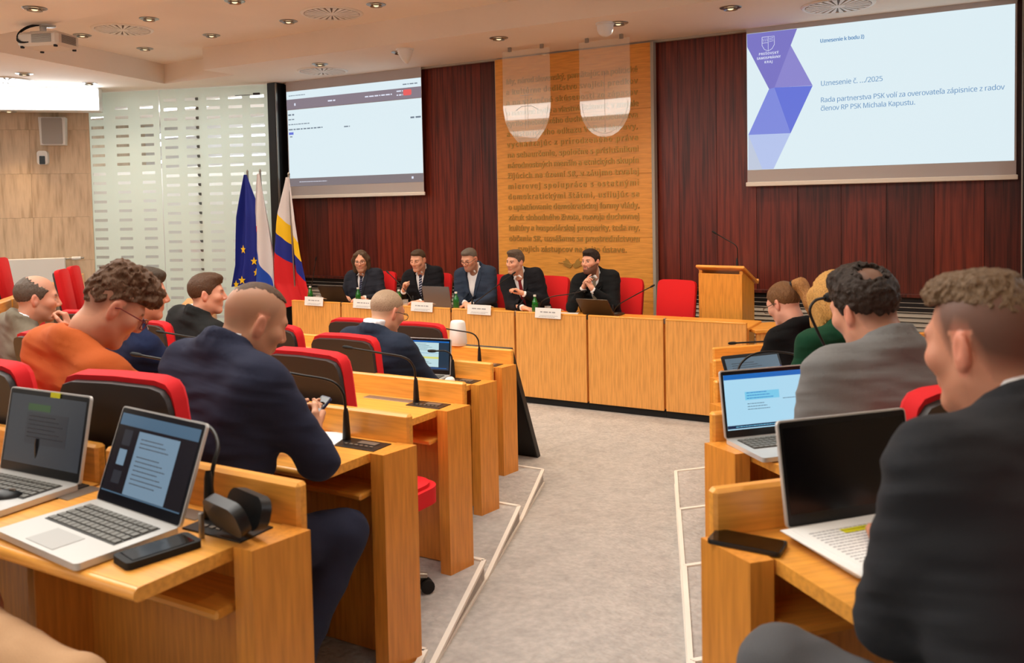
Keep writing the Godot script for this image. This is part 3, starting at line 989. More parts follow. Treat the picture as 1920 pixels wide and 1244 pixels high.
			dashes(g, 0.2, 2.35, 0.5, 0.008, 0.0016, 14)
			g.box(Vector3(2.14, 2.35, 0.0016), Vector3(0.03, 0.03, 0.0006))
			part(t, "screen_text", g, M.slide_white)
			part(t, "screen_shape", Geo.new().prism(round_rect(0.13, 0.075, 0.02), 0.001, 0.002), M.slide_red, "red button").position = Vector3(2.09, 3.445, 0)

# a flag hanging from an upright pole: gathered cloth, painted as bands by vertex position
func flag_cloth(top: Vector3, sags: Array, w0: float, w1: float, slope: float, u0: float, u1: float, seed_: int) -> Geo:
	var ny := 24
	var nx := 36
	var g := Geo.new()
	for j in ny + 1:
		for i in nx + 1:
			var u := lerpf(u0, u1, float(i) / nx)
			var v := clampf(lerpf(w0, w1, float(j) / ny) + slope * u, 0.0, 1.0)
			if w0 <= 0.0 and j == 0: v = 0.0
			g.vert(flag_at(top, sags, u, v, seed_), flag_n(top, sags, u, v, seed_))
	for j in ny:
		for i in nx:
			var k := j * (nx + 1) + i
			if g.V[k].is_equal_approx(g.V[k + nx + 1]) and g.V[k + 1].is_equal_approx(g.V[k + nx + 2]): continue
			g.tri(k, k + 1, k + nx + 2)
			g.tri(k, k + nx + 2, k + nx + 1)
	return g

func flag_at(top: Vector3, sags: Array, u: float, v: float, sd: int) -> Vector3:
	# sags rows: [v, left x, right x, left y drop, right y drop]
	var a: Array = sags[0]
	var b: Array = sags[-1]
	for k in sags.size() - 1:
		if v >= sags[k][0] and v <= sags[k + 1][0]:
			a = sags[k]
			b = sags[k + 1]
			break
	var f: float = clampf((v - a[0]) / maxf(b[0] - a[0], 1e-4), 0, 1)
	var xl := lerpf(a[1], b[1], f)
	var xr := lerpf(a[2], b[2], f)
	var yl := lerpf(a[3], b[3], f)
	var yr := lerpf(a[4], b[4], f)
	var amp := 0.055 * minf(1.0, v * 3.0) + 0.006
	return top + Vector3(lerpf(xl, xr, u), -lerpf(yl, yr, u), sin(u * 9.0 + sd * 1.7 + v * 1.4) * amp + sin(u * 21.0 + sd + v * 3.0) * amp * 0.25)

func flag_n(top: Vector3, sags: Array, u: float, v: float, sd: int) -> Vector3:
	var e := 0.01
	var du := flag_at(top, sags, minf(u + e, 1), v, sd) - flag_at(top, sags, maxf(u - e, 0), v, sd)
	var dv := flag_at(top, sags, u, minf(v + e, 1), sd) - flag_at(top, sags, u, maxf(v - e, 0), sd)
	var n := du.cross(dv).normalized()
	return n if n.z > 0 else -n

func star(r: float) -> PackedVector2Array:
	var p := PackedVector2Array()
	for k in 10:
		var an := PI / 2 + TAU * k / 10
		p.append(Vector2(cos(an), sin(an)) * (r if k % 2 == 0 else r * 0.4))
	return p

func make_flags() -> void:
	var defs := [
		["flag_with_stars", "dark blue flag with yellow stars, hanging from a pole", Vector3(-8.58, 2.44, -8.15), [[0.0, -0.02, 0.02, 0.0, 0.0], [0.35, -0.13, 0.19, 0.58, 0.52], [0.75, -0.22, 0.20, 1.2, 1.15], [1.0, -0.34, 0.20, 1.5, 1.42]], 1],
		["flag_white_and_blue", "white flag with blue and red lower parts, between the two others", Vector3(-8.32, 2.44, -8.12), [[0.0, -0.015, 0.03, 0.0, 0.0], [0.3, -0.10, 0.14, 0.5, 0.5], [0.7, -0.14, 0.26, 1.1, 1.1], [1.0, -0.18, 0.30, 1.62, 1.62]], 2],
		["flag_tricolour_bands", "white, yellow, blue and red banded flag beside the left screen", Vector3(-7.80, 2.38, -8.1), [[0.0, -0.02, 0.05, 0.0, 0.0], [0.25, -0.19, 0.14, 0.45, 0.4], [0.6, -0.27, 0.24, 1.05, 1.0], [0.85, -0.27, 0.33, 1.35, 1.4], [1.0, -0.1, 0.38, 1.68, 1.55]], 3]]
	var bands := [
		[["flag_blue", 0.0, 1.0, 0.0, 0.0, 1.0]],
		[["flag_white", 0.0, 0.50, 0.55, 0.07, 1.0], ["flag_sky", 0.50, 1.0, 0.55, 0.07, 1.0], ["flag_white", 0.0, 0.42, 0.0, 0.0, 0.07], ["flag_red", 0.42, 0.78, 0.0, 0.0, 0.07], ["flag_sky", 0.78, 1.0, 0.0, 0.0, 0.07]],
		[["flag_white", 0.0, 0.20, 0.30, 0.0, 1.0], ["flag_yellow", 0.20, 0.345, 0.30, 0.0, 1.0], ["flag_blue", 0.345, 0.50, 0.30, 0.0, 1.0], ["flag_red", 0.50, 1.0, 0.30, 0.0, 1.0]]]
	for i in 3:
		var d: Array = defs[i]
		var t := thing(d[0], d[1], "flag", d[2], 0.0, "flags on poles")
		for k in bands[i]:
			part(t, "cloth", flag_cloth(Vector3.ZERO, d[3], k[1], k[2], k[3], k[4], k[5], d[4]), M[k[0]], (k[0] as String).replace("flag_", "") + " cloth")
		part(t, "pole", Geo.new().tube([Vector3(0.03, -2.42, -0.09), Vector3(0.01, 0.02, -0.03)], [0.013], 8), M.metal)
		part(t, "finial", Geo.new().lathe([[0.0, 0.05], [0.012, 0.035], [0.018, 0.02], [0.012, 0.0], [0.02, -0.01], [0.0, -0.015]], 12), M.metal).position = Vector3(0.01, 0.02, -0.03)
		part(t, "base", Geo.new().lathe([[0.0, -2.40], [0.03, -2.39], [0.16, -2.42], [0.17, -2.435]], 20), M.dark).position = Vector3(0.03, 0.0, -0.09)
		if i == 0:
			for s in [[0.52, 0.63], [0.80, 0.74], [0.84, 0.875], [0.55, 0.945], [0.12, 0.98]]:
				var p := flag_at(Vector3.ZERO, d[3], s[0], s[1], d[4])
				var n := flag_n(Vector3.ZERO, d[3], s[0], s[1], d[4])
				var g := Geo.new().prism(star(0.058), -0.002, 0.003)
				var o := part(t, "star", g, M.flag_yellow)
				o.transform = Transform3D(Basis.looking_at(-(n * 0.35 + Vector3.BACK).normalized(), Vector3.UP), p + Vector3(0, 0, 0.022))

# ---------------------------------------------------------------- chairs
var chair0 := {}

func make_chair(back_y: float) -> Node3D:
	var t := thing("swivel_chair", "red chair", "chair")
	# backrest: a red cushion over a dark shell, leaning back a little; y from 0.46 to 1.07
	var outl := PackedVector2Array()
	for q in [[0.205, -0.05], [0.22, 0.06], [0.232, 0.3], [0.236, 0.545], [0.23, 0.58], [0.212, 0.602], [0.17, 0.612], [0.0, 0.616]]:
		outl.append(Vector2(q[0] * 0.865, q[1]))
	var full := PackedVector2Array(outl)
	for k in range(outl.size() - 2, -1, -1):
		full.append(Vector2(-outl[k].x, outl[k].y))
	var lean := Transform3D(Basis(Vector3.RIGHT, 0.16), Vector3(0, back_y, 0.20))
	var g := Geo.new()
	g.T = lean
	var inset := PackedVector2Array()
	for p in full: inset.append(Vector2(p.x * 0.90, 0.02 + p.y * 0.945))
	g.prism(full, -0.02, 0.026, true)
	# puffed front face
	var k0 := g.V.size()
	for zz in [[full, -0.02], [inset, -0.046]]:
		for p in zz[0]: g.vert(Vector3(p.x, p.y, zz[1]), Vector3(p.x * 1.2, (p.y - 0.3) * 0.8, -1.0))
	var n := full.size()
	for i in n:
		var j := (i + 1) % n
		g.tri(k0 + i, k0 + j, k0 + n + j)
		g.tri(k0 + i, k0 + n + j, k0 + n + i)
	var tr := Geometry2D.triangulate_polygon(inset)
	for i in range(0, tr.size(), 3): g.tri(k0 + n + tr[i], k0 + n + tr[i + 1], k0 + n + tr[i + 2])
	part(t, "backrest", g, M.red, "red upholstered backrest")
	g = Geo.new()
	g.T = lean
	var sh := PackedVector2Array()
	for p in full: sh.append(Vector2(p.x * 0.985, -0.012 + p.y * 0.995))
	g.prism(sh, 0.024, 0.046, true)
	part(t, "back_shell", g, M.shell, "dark grey-brown back shell")
	g = Geo.new()
	g.T = Transform3D(Basis(Vector3.RIGHT, PI / 2), Vector3(0, 0.455, -0.03))
	g.prism(round_rect(0.47, 0.46, 0.09, 6), -0.035, 0.035, true)
	g.prism(round_rect(0.43, 0.42, 0.09, 6), -0.05, -0.03, true)
	part(t, "seat", g, M.red)
	part(t, "seat_pan", Geo.new().box(Vector3(0, 0.405, -0.02), Vector3(0.36, 0.03, 0.36), 0.01), M.rubber)
	part(t, "back_stem", Geo.new().tube([Vector3(0, 0.40, 0.1), Vector3(0, 0.42, 0.24), Vector3(0, 0.55, 0.255), Vector3(0, 0.7, 0.285)], [0.022], 8), M.rubber)
	part(t, "column", Geo.new().lathe([[0.03, 0.07], [0.03, 0.22], [0.02, 0.22], [0.02, 0.40]], 14), M.metal)
	for k in 5:
		var an := TAU * k / 5 + 0.3
		var d := Vector3(cos(an), 0, sin(an))
		var leg := part(t, "leg", Geo.new().tube([Vector3(0, 0.105, 0), d * 0.15 + Vector3(0, 0.095, 0), d * 0.27 + Vector3(0, 0.075, 0)], [0.026, 0.02, 0.015], 8), M.metal)
		var w := Geo.new()
		for s in [-1.0, 1.0]:
			w.T = Transform3D(Basis(Vector3.UP, -an) * Basis(Vector3.RIGHT, PI / 2), d * 0.27 + Vector3(0, 0.031, 0) + d.cross(Vector3.UP) * 0.014 * s)
			w.lathe([[0.0, -0.01], [0.03, -0.01], [0.031, 0.0], [0.03, 0.01], [0.0, 0.01]], 14)
		part(leg, "caster", w, M.rubber)
	return t

func place_chair(at: Vector3, turn: float, label: String, group: String, back_y := 0.535) -> Node3D:
	if not chair0.has(back_y):
		var c := make_chair(back_y)
		chair0[back_y] = c
		c.position = at
		c.rotation.y = turn
		tag(c, label, "chair", group)
		return c
	return copy(chair0[back_y], at, turn, label, group)

# ---------------------------------------------------------------- microphones and other small things
func microphone(path: Array, label: String, group: String, foam := false) -> void:
	var at: Vector3 = path[0]
	var t := thing("gooseneck_microphone", label, "microphone", at, 0.0, group)
	var loc := []
	for p in path: loc.append(p - at)
	part(t, "socket", Geo.new().lathe([[0.0, 0.0], [0.016, 0.0], [0.014, 0.03], [0.010, 0.10], [0.007, 0.115]], 12), M.black)
	var pts := []
	for i in loc.size() - 1:
		var p0: Vector3 = loc[maxi(i - 1, 0)]
		var p3: Vector3 = loc[mini(i + 2, loc.size() - 1)]
		for k in 6: pts.append((loc[i] as Vector3).cubic_interpolate(loc[i + 1], p0, p3, k / 6.0))
	pts.append(loc[-1])
	part(t, "gooseneck", Geo.new().tube(pts, [0.0052], 8), M.gooseneck)
	var e: Vector3 = loc[-1]
	var d: Vector3 = (loc[-1] - loc[-2]).normalized()
	var r := 0.019 if foam else 0.0095
	var l := 0.055 if foam else 0.05
	part(t, "capsule", Geo.new().tube([e - d * 0.005, e + d * l * 0.15, e + d * l * 0.5, e + d * l * 0.85, e + d * l], [r * 0.6, r * 0.92, r, r * 0.85, r * 0.3], 12), M.rubber)

func laptop(at: Vector3, turn: float, w: float, d: float, open: float, body: Material, style: String, label: String, group := "open laptops") -> Node3D:
	# origin at the middle of the hinge line on the table, user on the +z side
	var t := thing("laptop", label, "laptop", at, turn, group)
	var g := Geo.new()
	g.T = Transform3D(Basis(Vector3.RIGHT, PI / 2), Vector3(0, 0.009, d / 2))
	g.prism(round_rect(w, d, 0.012, 4), -0.009, 0.006, true)
	part(t, "base", g, body)
	var keys := part(t, "keyboard", Geo.new().box(Vector3(0, 0.0185, d * 0.36), Vector3(w * 0.84, 0.0015, d * 0.46)), M.key_well)
	var kg := Geo.new()
	for r in 5:
		for c in 14:
			kg.box(Vector3((c - 6.5) * w * 0.059, 0.0205, d * (0.175 + r * 0.09)), Vector3(w * 0.048, 0.003, d * 0.068))
	part(keys, "keys", kg, M.key)
	part(t, "touchpad", Geo.new().box(Vector3(0, 0.0186, d * 0.80), Vector3(w * 0.33, 0.001, d * 0.30)), M.touchpad if body != M.dark else M.key_well)
	var lid := Node3D.new()
	lid.name = "lid"
	t.add_child(lid)
	lid.position = Vector3(0, 0.016, 0.002)
	lid.rotation.x = -open       # 0 = upright, positive = leaning away from the user (towards -z)
	var h := d * 0.99
	part(lid, "lid_shell", Geo.new().prism(round_rect(w, h, 0.01, 4), -0.008, 0.0, true), body).position.y = h / 2
	part(lid, "bezel", Geo.new().prism(round_rect(w - 0.008, h - 0.008, 0.006, 3), 0.0, 0.0012), M.bezel).position.y = h / 2
	var sw := w - 0.024
	var sh := h - 0.045
	var scr := part(lid, "screen", Geo.new().box(Vector3(0, h / 2 + 0.006, 0.0014), Vector3(sw, sh, 0.0006)), M["scr_" + style])
	var rect := func(x: float, y: float, rw: float, rh: float, m: Material, lay := 1) -> void:
		part(scr, "screen_block", Geo.new().box(Vector3((x + rw / 2 - 0.5) * sw, h / 2 + 0.006 + (0.5 - y - rh / 2) * sh, 0.0017 + 0.0003 * lay), Vector3(rw * sw, rh * sh, 0.0002)), m)
	var words := func(x: float, y: float, ww: float, rows: int, dy: float, m: Material) -> void:
		var q := Geo.new()
		for r in rows:
			dashes(q, (x - 0.5) * sw, h / 2 + 0.006 + (0.5 - y - r * dy) * sh, ww * sw * (0.7 + 0.3 * fmod(r * 0.37, 1.0)), 0.0022, 0.0026, 20 + r)
		part(scr, "screen_text", q, m)
	if style == "document":
		rect.call(0, 0, 1, 0.15, M.scr_blue_dim)
		rect.call(0.09, 0.2, 0.11, 0.2, M.scr_dark2)
		rect.call(0.09, 0.45, 0.10, 0.2, M.scr_paper_dim)
		rect.call(0.09, 0.72, 0.11, 0.16, M.scr_dark2)
		rect.call(0.28, 0.19, 0.52, 0.79, M.scr_paper_dim)
		words.call(0.33, 0.28, 0.40, 3, 0.05, M.ink)
		words.call(0.33, 0.5, 0.42, 7, 0.055, M.ink)
		rect.call(0, 0.985, 1, 0.015, M.scr_blue_dim)
	elif style == "dim":
		rect.call(0.25, 0.12, 0.3, 0.10, M.scr_green_dim)
		rect.call(0.25, 0.25, 0.55, 0.45, M.scr_dark2)
		words.call(0.28, 0.3, 0.5, 6, 0.06, M.ink)
	elif style == "table":
		rect.call(0, 0, 1, 0.05, M.scr_blue)
		rect.call(0.0, 0.06, 0.76, 0.84, M.scr_paper)
		rect.call(0.0, 0.42, 0.76, 0.015, M.scr_blue)
		rect.call(0.0, 0.55, 0.76, 0.07, M.scr_yellow, 2)
		words.call(0.05, 0.12, 0.6, 5, 0.05, M.scr_blue_dim)
		words.call(0.05, 0.68, 0.6, 4, 0.05, M.ink)
		rect.call(0.05, 0.93, 0.9, 0.02, M.scr_blue, 2)
	elif style == "mail":
		rect.call(0, 0, 1, 0.09, M.scr_blue)
		rect.call(0.24, 0.33, 0.42, 0.15, M.scr_cyan)
		words.call(0.26, 0.35, 0.35, 3, 0.05, M.scr_blue)
		words.call(0.70, 0.5, 0.22, 1, 0.05, M.scr_blue_dim)
		words.call(0.26, 0.55, 0.3, 3, 0.05, M.scr_blue_dim)
		rect.call(0, 0.92, 1, 0.06, M.scr_navy)
		words.call(0.1, 0.95, 0.7, 1, 0.05, M.scr_cyan)
	elif style == "page":
		words.call(0.1, 0.15, 0.6, 6, 0.06, M.ink)
		rect.call(0.3, 0.72, 0.4, 0.09, M.scr_blue_dim)
		words.call(0.1, 0.6, 0.4, 2, 0.06, M.ink)
		rect.call(0, 0.95, 1, 0.05, M.scr_navy)
	return t

func bottle(at: Vector3, label: String) -> void:
	var t := thing("bottle", label, "bottle", at, 0.0, "green bottles on the bench")
	part(t, "glass", Geo.new().lathe([[0.0, 0.002], [0.028, 0.0], [0.031, 0.006], [0.031, 0.10], [0.026, 0.125], [0.014, 0.15], [0.0125, 0.175], [0.0, 0.176]], 20), M.bottle)
	part(t, "label_band", Geo.new().lathe([[0.0315, 0.035], [0.0315, 0.085]], 20), M.bottle_label)
	part(t, "cap", Geo.new().lathe([[0.014, 0.172], [0.0145, 0.19], [0.0, 0.191]], 16), M.white)

func tumbler(at: Vector3, label: String) -> void:
	solo("drinking_glass", label, "glass", Geo.new().lathe([[0.0, 0.002], [0.026, 0.0], [0.033, 0.085], [0.031, 0.085], [0.025, 0.008], [0.0, 0.008]], 20), M.glass_thick, at, 0.0, "glasses on the bench")

# ---------------------------------------------------------------- the bench at the front
func make_bench() -> void:
	var bx := [-7.113, -6.365, -5.607, -4.885, -4.125, -3.339, -2.573, -1.82]
	var ord := ["leftmost section of the front bench, beside the flags", "second section of the front bench from the flags", "third section of the front bench from the flags", "middle section of the front bench", "section of the front bench left of the inscription's right edge", "section of the front bench with the open laptop at its left end", "rightmost section of the front bench, by the lectern"]
	for i in 7:
		var a: float = bx[i]
		var w: float = bx[i + 1] - a
		var t := thing("bench_section", "light wood " + ord[i], "desk", Vector3(a + w / 2, 0, -7.39), 0.0, "front bench sections")
		part(t, "front_panel", Geo.new().box(Vector3(0, 0.487, -0.02), Vector3(w - 0.022, 0.835, 0.036), 0.003), M.dais)
		part(t, "top_edge", Geo.new().box(Vector3(0, 0.908, -0.022), Vector3(w - 0.022, 0.014, 0.044), 0.003), M.wood_h)
		part(t, "desktop", Geo.new().box(Vector3(0, 0.855, -0.285), Vector3(w - 0.004, 0.03, 0.49), 0.004), M.wood_h)
		part(t, "side_panel", Geo.new().box(Vector3(-w / 2 + 0.02, 0.5, -0.29), Vector3(0.025, 0.67, 0.42), 0.002), M.wood_v)
		part(t, "plinth", Geo.new().box(Vector3(0, 0.04, -0.06), Vector3(w - 0.002, 0.08, 0.05)), M.rubber)
		part(t, "gap_backing", Geo.new().box(Vector3(w / 2 - 0.006, 0.46, -0.045), Vector3(0.012, 0.78, 0.01)), M.wood_v)
		if i < 6:
			part(t, "joint_bracket", Geo.new().box(Vector3(w / 2, 0.895, -0.03), Vector3(0.02, 0.05, 0.03), 0.002), M.metal if i in [3, 5] else M.black)
	# the wing behind the right end
	var wg := thing("bench_wing", "light wood side table turned away behind the right end of the bench", "desk", Vector3(-1.77, 0, -7.46), deg_to_rad(38.0))
	part(wg, "desktop", Geo.new().box(Vector3(0.62, 0.835, -0.2), Vector3(1.25, 0.03, 0.42), 0.004), M.wood_h)
	part(wg, "front_panel", Geo.new().box(Vector3(0.62, 0.43, -0.03), Vector3(1.2, 0.78, 0.03), 0.003), M.dais)
	part(wg, "side_panel", Geo.new().box(Vector3(1.2, 0.43, -0.2), Vector3(0.03, 0.78, 0.36), 0.003), M.dais)
	# lectern
	var lc := thing("lectern", "tall light wooden lectern on the platform right of the bench", "lectern", Vector3(-2.255, 0.15, -8.34), deg_to_rad(-6.0))
	part(lc, "front_panel", Geo.new().box(Vector3(0, 0.56, 0.16), Vector3(0.44, 1.12, 0.03), 0.004), M.lect)
	for s in [-1, 1]:
		var sp := PackedVector2Array([Vector2(-0.16, 0.0), Vector2(0.16, 0.0), Vector2(0.16, 1.15), Vector2(-0.16, 1.01)])
		var g := Geo.new()
		g.T = Transform3D(Basis(Vector3(0, 0, -1), Vector3(0, 1, 0), Vector3(1, 0, 0)), Vector3.ZERO)
		g.T = Transform3D(Basis(Vector3(0, 0, 1), Vector3(0, 1, 0), Vector3(-1, 0, 0)), Vector3(s * 0.205, 0, 0))
		g.prism(sp, -0.015, 0.015)
		part(lc, "side_panel", g, M.lect)
	var tp := Geo.new()
	tp.T = Transform3D(Basis(Vector3.RIGHT, -0.42), Vector3(0, 1.10, -0.02))
	tp.box(Vector3.ZERO, Vector3(0.49, 0.028, 0.45), 0.006)
	tp.box(Vector3(0, 0.02, -0.215), Vector3(0.49, 0.03, 0.02), 0.004)
	part(lc, "sloping_top", tp, M.wood_h)
	part(lc, "shelf", Geo.new().box(Vector3(0, 0.7, 0.0), Vector3(0.38, 0.02, 0.28)), M.lect)
	microphone([Vector3(-2.13, 1.305, -8.26), Vector3(-2.125, 1.46, -8.26), Vector3(-2.14, 1.54, -8.26), Vector3(-2.24, 1.60, -8.27), Vector3(-2.33, 1.655, -8.26)], "thin gooseneck microphone bent over the lectern", "bench microphones")
	# bench microphones
	var bm := [
		[[-7.09, 0.87, -7.70], [-7.07, 1.05, -7.70], [-7.03, 1.2, -7.70], [-6.975, 1.36, -7.68]],
		[[-5.60, 0.87, -7.72], [-5.64, 0.97, -7.72], [-5.80, 1.12, -7.73], [-5.94, 1.225, -7.74]],
		[[-4.80, 0.87, -7.68], [-4.76, 0.95, -7.69], [-4.55, 1.10, -7.71], [-4.34, 1.25, -7.74]],
		[[-3.99, 0.87, -7.66], [-3.97, 0.98, -7.67], [-3.86, 1.04, -7.69], [-3.68, 1.07, -7.72], [-3.55, 1.10, -7.74]],
		[[-3.20, 0.87, -7.70], [-3.16, 0.97, -7.70], [-2.98, 1.08, -7.70], [-2.81, 1.17, -7.70]]]
	var bl := ["upright gooseneck microphone at the flag end of the bench", "gooseneck microphone leaning towards the man with the striped tie", "gooseneck microphone held out to the man with the red tie", "low bent gooseneck microphone before the bearded man in black", "gooseneck microphone leaning towards the empty red chair on the bench"]
	for i in 5:
		var path := []
		for p in bm[i]: path.append(Vector3(p[0], p[1], p[2]))
		microphone(path, bl[i], "bench microphones")
	# name cards
	var nc := [[-6.745, "leftmost"], [-6.03, "second"], [-5.24, "third"], [-4.53, "fourth"], [-3.745, "rightmost"]]
	for i in 5:
		var t := thing("name_card", "white folded name card on the bench edge, %s from the flags" % nc[i][1], "name card", Vector3(nc[i][0], 0.862, -7.385), deg_to_rad(-2.0), "name cards on the bench")
		var g := Geo.new()
		g.T = Transform3D(Basis(Vector3.RIGHT, -0.12), Vector3(0, 0.03, 0.012))
		g.box(Vector3(0, 0.025, 0), Vector3(0.285, 0.1, 0.002))
		part(t, "front_leaf", g, M.paper)
		g = Geo.new()
		g.T = Transform3D(Basis(Vector3.RIGHT, 1.25), Vector3(0, 0.10, 0.004))
		g.box(Vector3(0, -0.03, 0), Vector3(0.285, 0.06, 0.002))
		part(t, "back_leaf", g, M.paper)
		g = Geo.new()
		g.T = Transform3D(Basis(Vector3.RIGHT, -0.12), Vector3(0, 0.03, 0.0135))
		dashes(g, -0.085, 0.035, 0.17, 0.011, 0.0, 40 + i)
		dashes(g, -0.09, 0.0, 0.2, 0.004, 0.0, 50 + i)
		dashes(g, -0.1, -0.012, 0.18, 0.004, 0.0, 60 + i)
		part(t, "print", g, M.print_grey)
	var by := 0.871
	bottle(Vector3(-7.02, by, -7.62), "green bottle at the flag end of the bench")
	bottle(Vector3(-6.33, by, -7.66), "green bottle in front of the long haired man")
	bottle(Vector3(-5.72, by, -7.62), "green bottle in front of the man with the striped tie")
	bottle(Vector3(-4.965, by, -7.62), "green bottle beside the upright grey laptop lid")
	bottle(Vector3(-4.02, by, -7.63), "green bottle right of the man with the red tie")
	tumbler(Vector3(-6.9, by, -7.62), "clear tumbler beside the leftmost laptop on the bench")
	tumbler(Vector3(-5.62, by, -7.60), "clear tumbler before the man with the striped tie")
	tumbler(Vector3(-3.86, by, -7.6), "clear tumbler before the bearded man in black")
	# laptops on the bench seen from behind
	laptop(Vector3(-6.66, by, -7.66), PI + 0.1, 0.34, 0.235, 0.55, M.dark_lid, "off", "dark laptop at the left end of the bench, seen from behind")
	laptop(Vector3(-5.22, by, -7.66), PI + 0.05, 0.34, 0.235, 0.25, M.grey_lid, "off", "grey laptop before the man in blue, seen from behind")
	laptop(Vector3(-3.33, by, -7.66), PI - 0.05, 0.34, 0.235, 0.75, M.bronze_lid, "off", "bronze laptop low before the bearded man in black, seen from behind")
	solo("paper_sheet", "white sheet of paper on the bench before the bearded man", "paper", Geo.new().box(Vector3.ZERO, Vector3(0.21, 0.002, 0.297)), M.paper, Vector3(-3.68, by + 0.001, -7.66), 0.3)
	# red chairs behind the bench
	var bc := [[-6.42, 0.15, "red chair of the long haired man behind the bench"], [-5.63, 0.1, "red chair of the man with the striped tie"], [-4.88, 0.0, "red chair of the man in the open blue jacket"], [-4.16, -0.1, "red chair of the man with the red tie"], [-3.30, 0.0, "red chair of the bearded man in black"], [-2.755, -0.12, "empty red chair behind the bench beside the lectern"]]
	for c in bc:
		place_chair(Vector3(c[0], 0.15, -7.93 - (0.0 if c[0] > -3 else 0.05)), PI + c[1], c[2], "red chairs behind the bench", 0.44)

# ---------------------------------------------------------------- rows of desks
const PITCH := 0.675
const CP := [[-1.355, -1.447], [-1.743, -2.402], [-2.111, -3.34], [-2.512, -4.27], [-2.906, -5.216]]   # post corners, centre block, near row first
const RP := [[-0.547, -1.795], [-0.852, -2.849], [-1.118, -3.824], [-1.416, -4.849], [-1.693, -5.801]]

func desk_row(at: Vector3, turn: float, seats: int, dir: float, both: bool, label: String) -> Node3D:
	# local: far edge at z = 0, user side +z, first post at x = 0, the row runs towards dir * x
	var t := thing("row_desk", label, "desk", at, turn, "rows of desks")
	var ln := seats * PITCH + 0.10
	var ends := [0.0, ln] if both else [0.0]
	for e in ends.size():
		var x: float = ends[e] * dir
		var s: float = dir if e == 0 else -dir
		var p := PackedVector2Array([Vector2(x, 0.0), Vector2(x + s * 0.03, 0.15), Vector2(x + s * 0.085, 0.15), Vector2(x + s * 0.085, 0.0)])
		part(t, "end_post", Geo.new().slab(p, 0.0, 0.76), M.wood_v)
	for i in seats:
		var xa := 0.085 + i * PITCH - (0.0 if i else 0.0)
		var xb := xa + PITCH - 0.014
		if i == seats - 1 and both: xb = ln - 0.085
		var cx := (xa + xb) / 2 * dir
		var w := xb - xa
		var sk := 0.02 if i == 0 else 0.0
		var o := PackedVector2Array([Vector2(xa * dir, 0.0), Vector2((xa + sk) * dir, 0.372), Vector2(xb * dir, 0.372), Vector2(xb * dir, 0.0)])
		part(t, "desktop", Geo.new().slab(o, 0.727, 0.757).tube([Vector3((xa + sk) * dir, 0.742, 0.372), Vector3(xb * dir, 0.742, 0.372)], [0.015], 10), M.wood_h)
		part(t, "upstand", Geo.new().box(Vector3(cx - (0.03 if i == 0 else 0.0) * dir, 0.755, -0.018), Vector3(w + (0.06 if i == 0 else 0.0) - 0.02, 0.21, 0.034), 0.008), M.wood_h)
		part(t, "modesty_panel", Geo.new().box(Vector3(cx, 0.355, 0.035), Vector3(w, 0.70, 0.02)), M.wood_v)
		part(t, "shelf", Geo.new().box(Vector3(cx, 0.615, 0.115), Vector3(w - 0.03, 0.022, 0.15), 0.006), M.wood_h)
		if i > 0:
			part(t, "divider", Geo.new().box(Vector3(xa * dir, 0.36, 0.12), Vector3(0.03, 0.72, 0.16), 0.002), M.wood_v)
		# console on the right of each seat
		var rx := (xa + 0.1) * dir if dir < 0 else (xb - 0.16) * dir
		var cn := part(t, "console_plate", Geo.new().box(Vector3(rx, 0.758, 0.075), Vector3(0.19, 0.006, 0.10), 0.001), M.console)
		var bt := Geo.new()
		for k in 6: bt.box(Vector3(rx - 0.05 + k * 0.022, 0.7625, 0.095), Vector3(0.013, 0.003, 0.010))
		bt.box(Vector3(rx + 0.02, 0.7622, 0.06), Vector3(0.08, 0.002, 0.03))
		part(cn, "buttons", bt, M.greyplate)
		part(t, "metal_strip", Geo.new().box(Vector3(rx + 0.125, 0.757, 0.075), Vector3(0.05, 0.005, 0.10), 0.001), M.greyplate)
		part(t, "metal_strip", Geo.new().box(Vector3(rx - 0.25, 0.757, 0.05), Vector3(0.28, 0.004, 0.05), 0.001), M.greyplate)
	return t

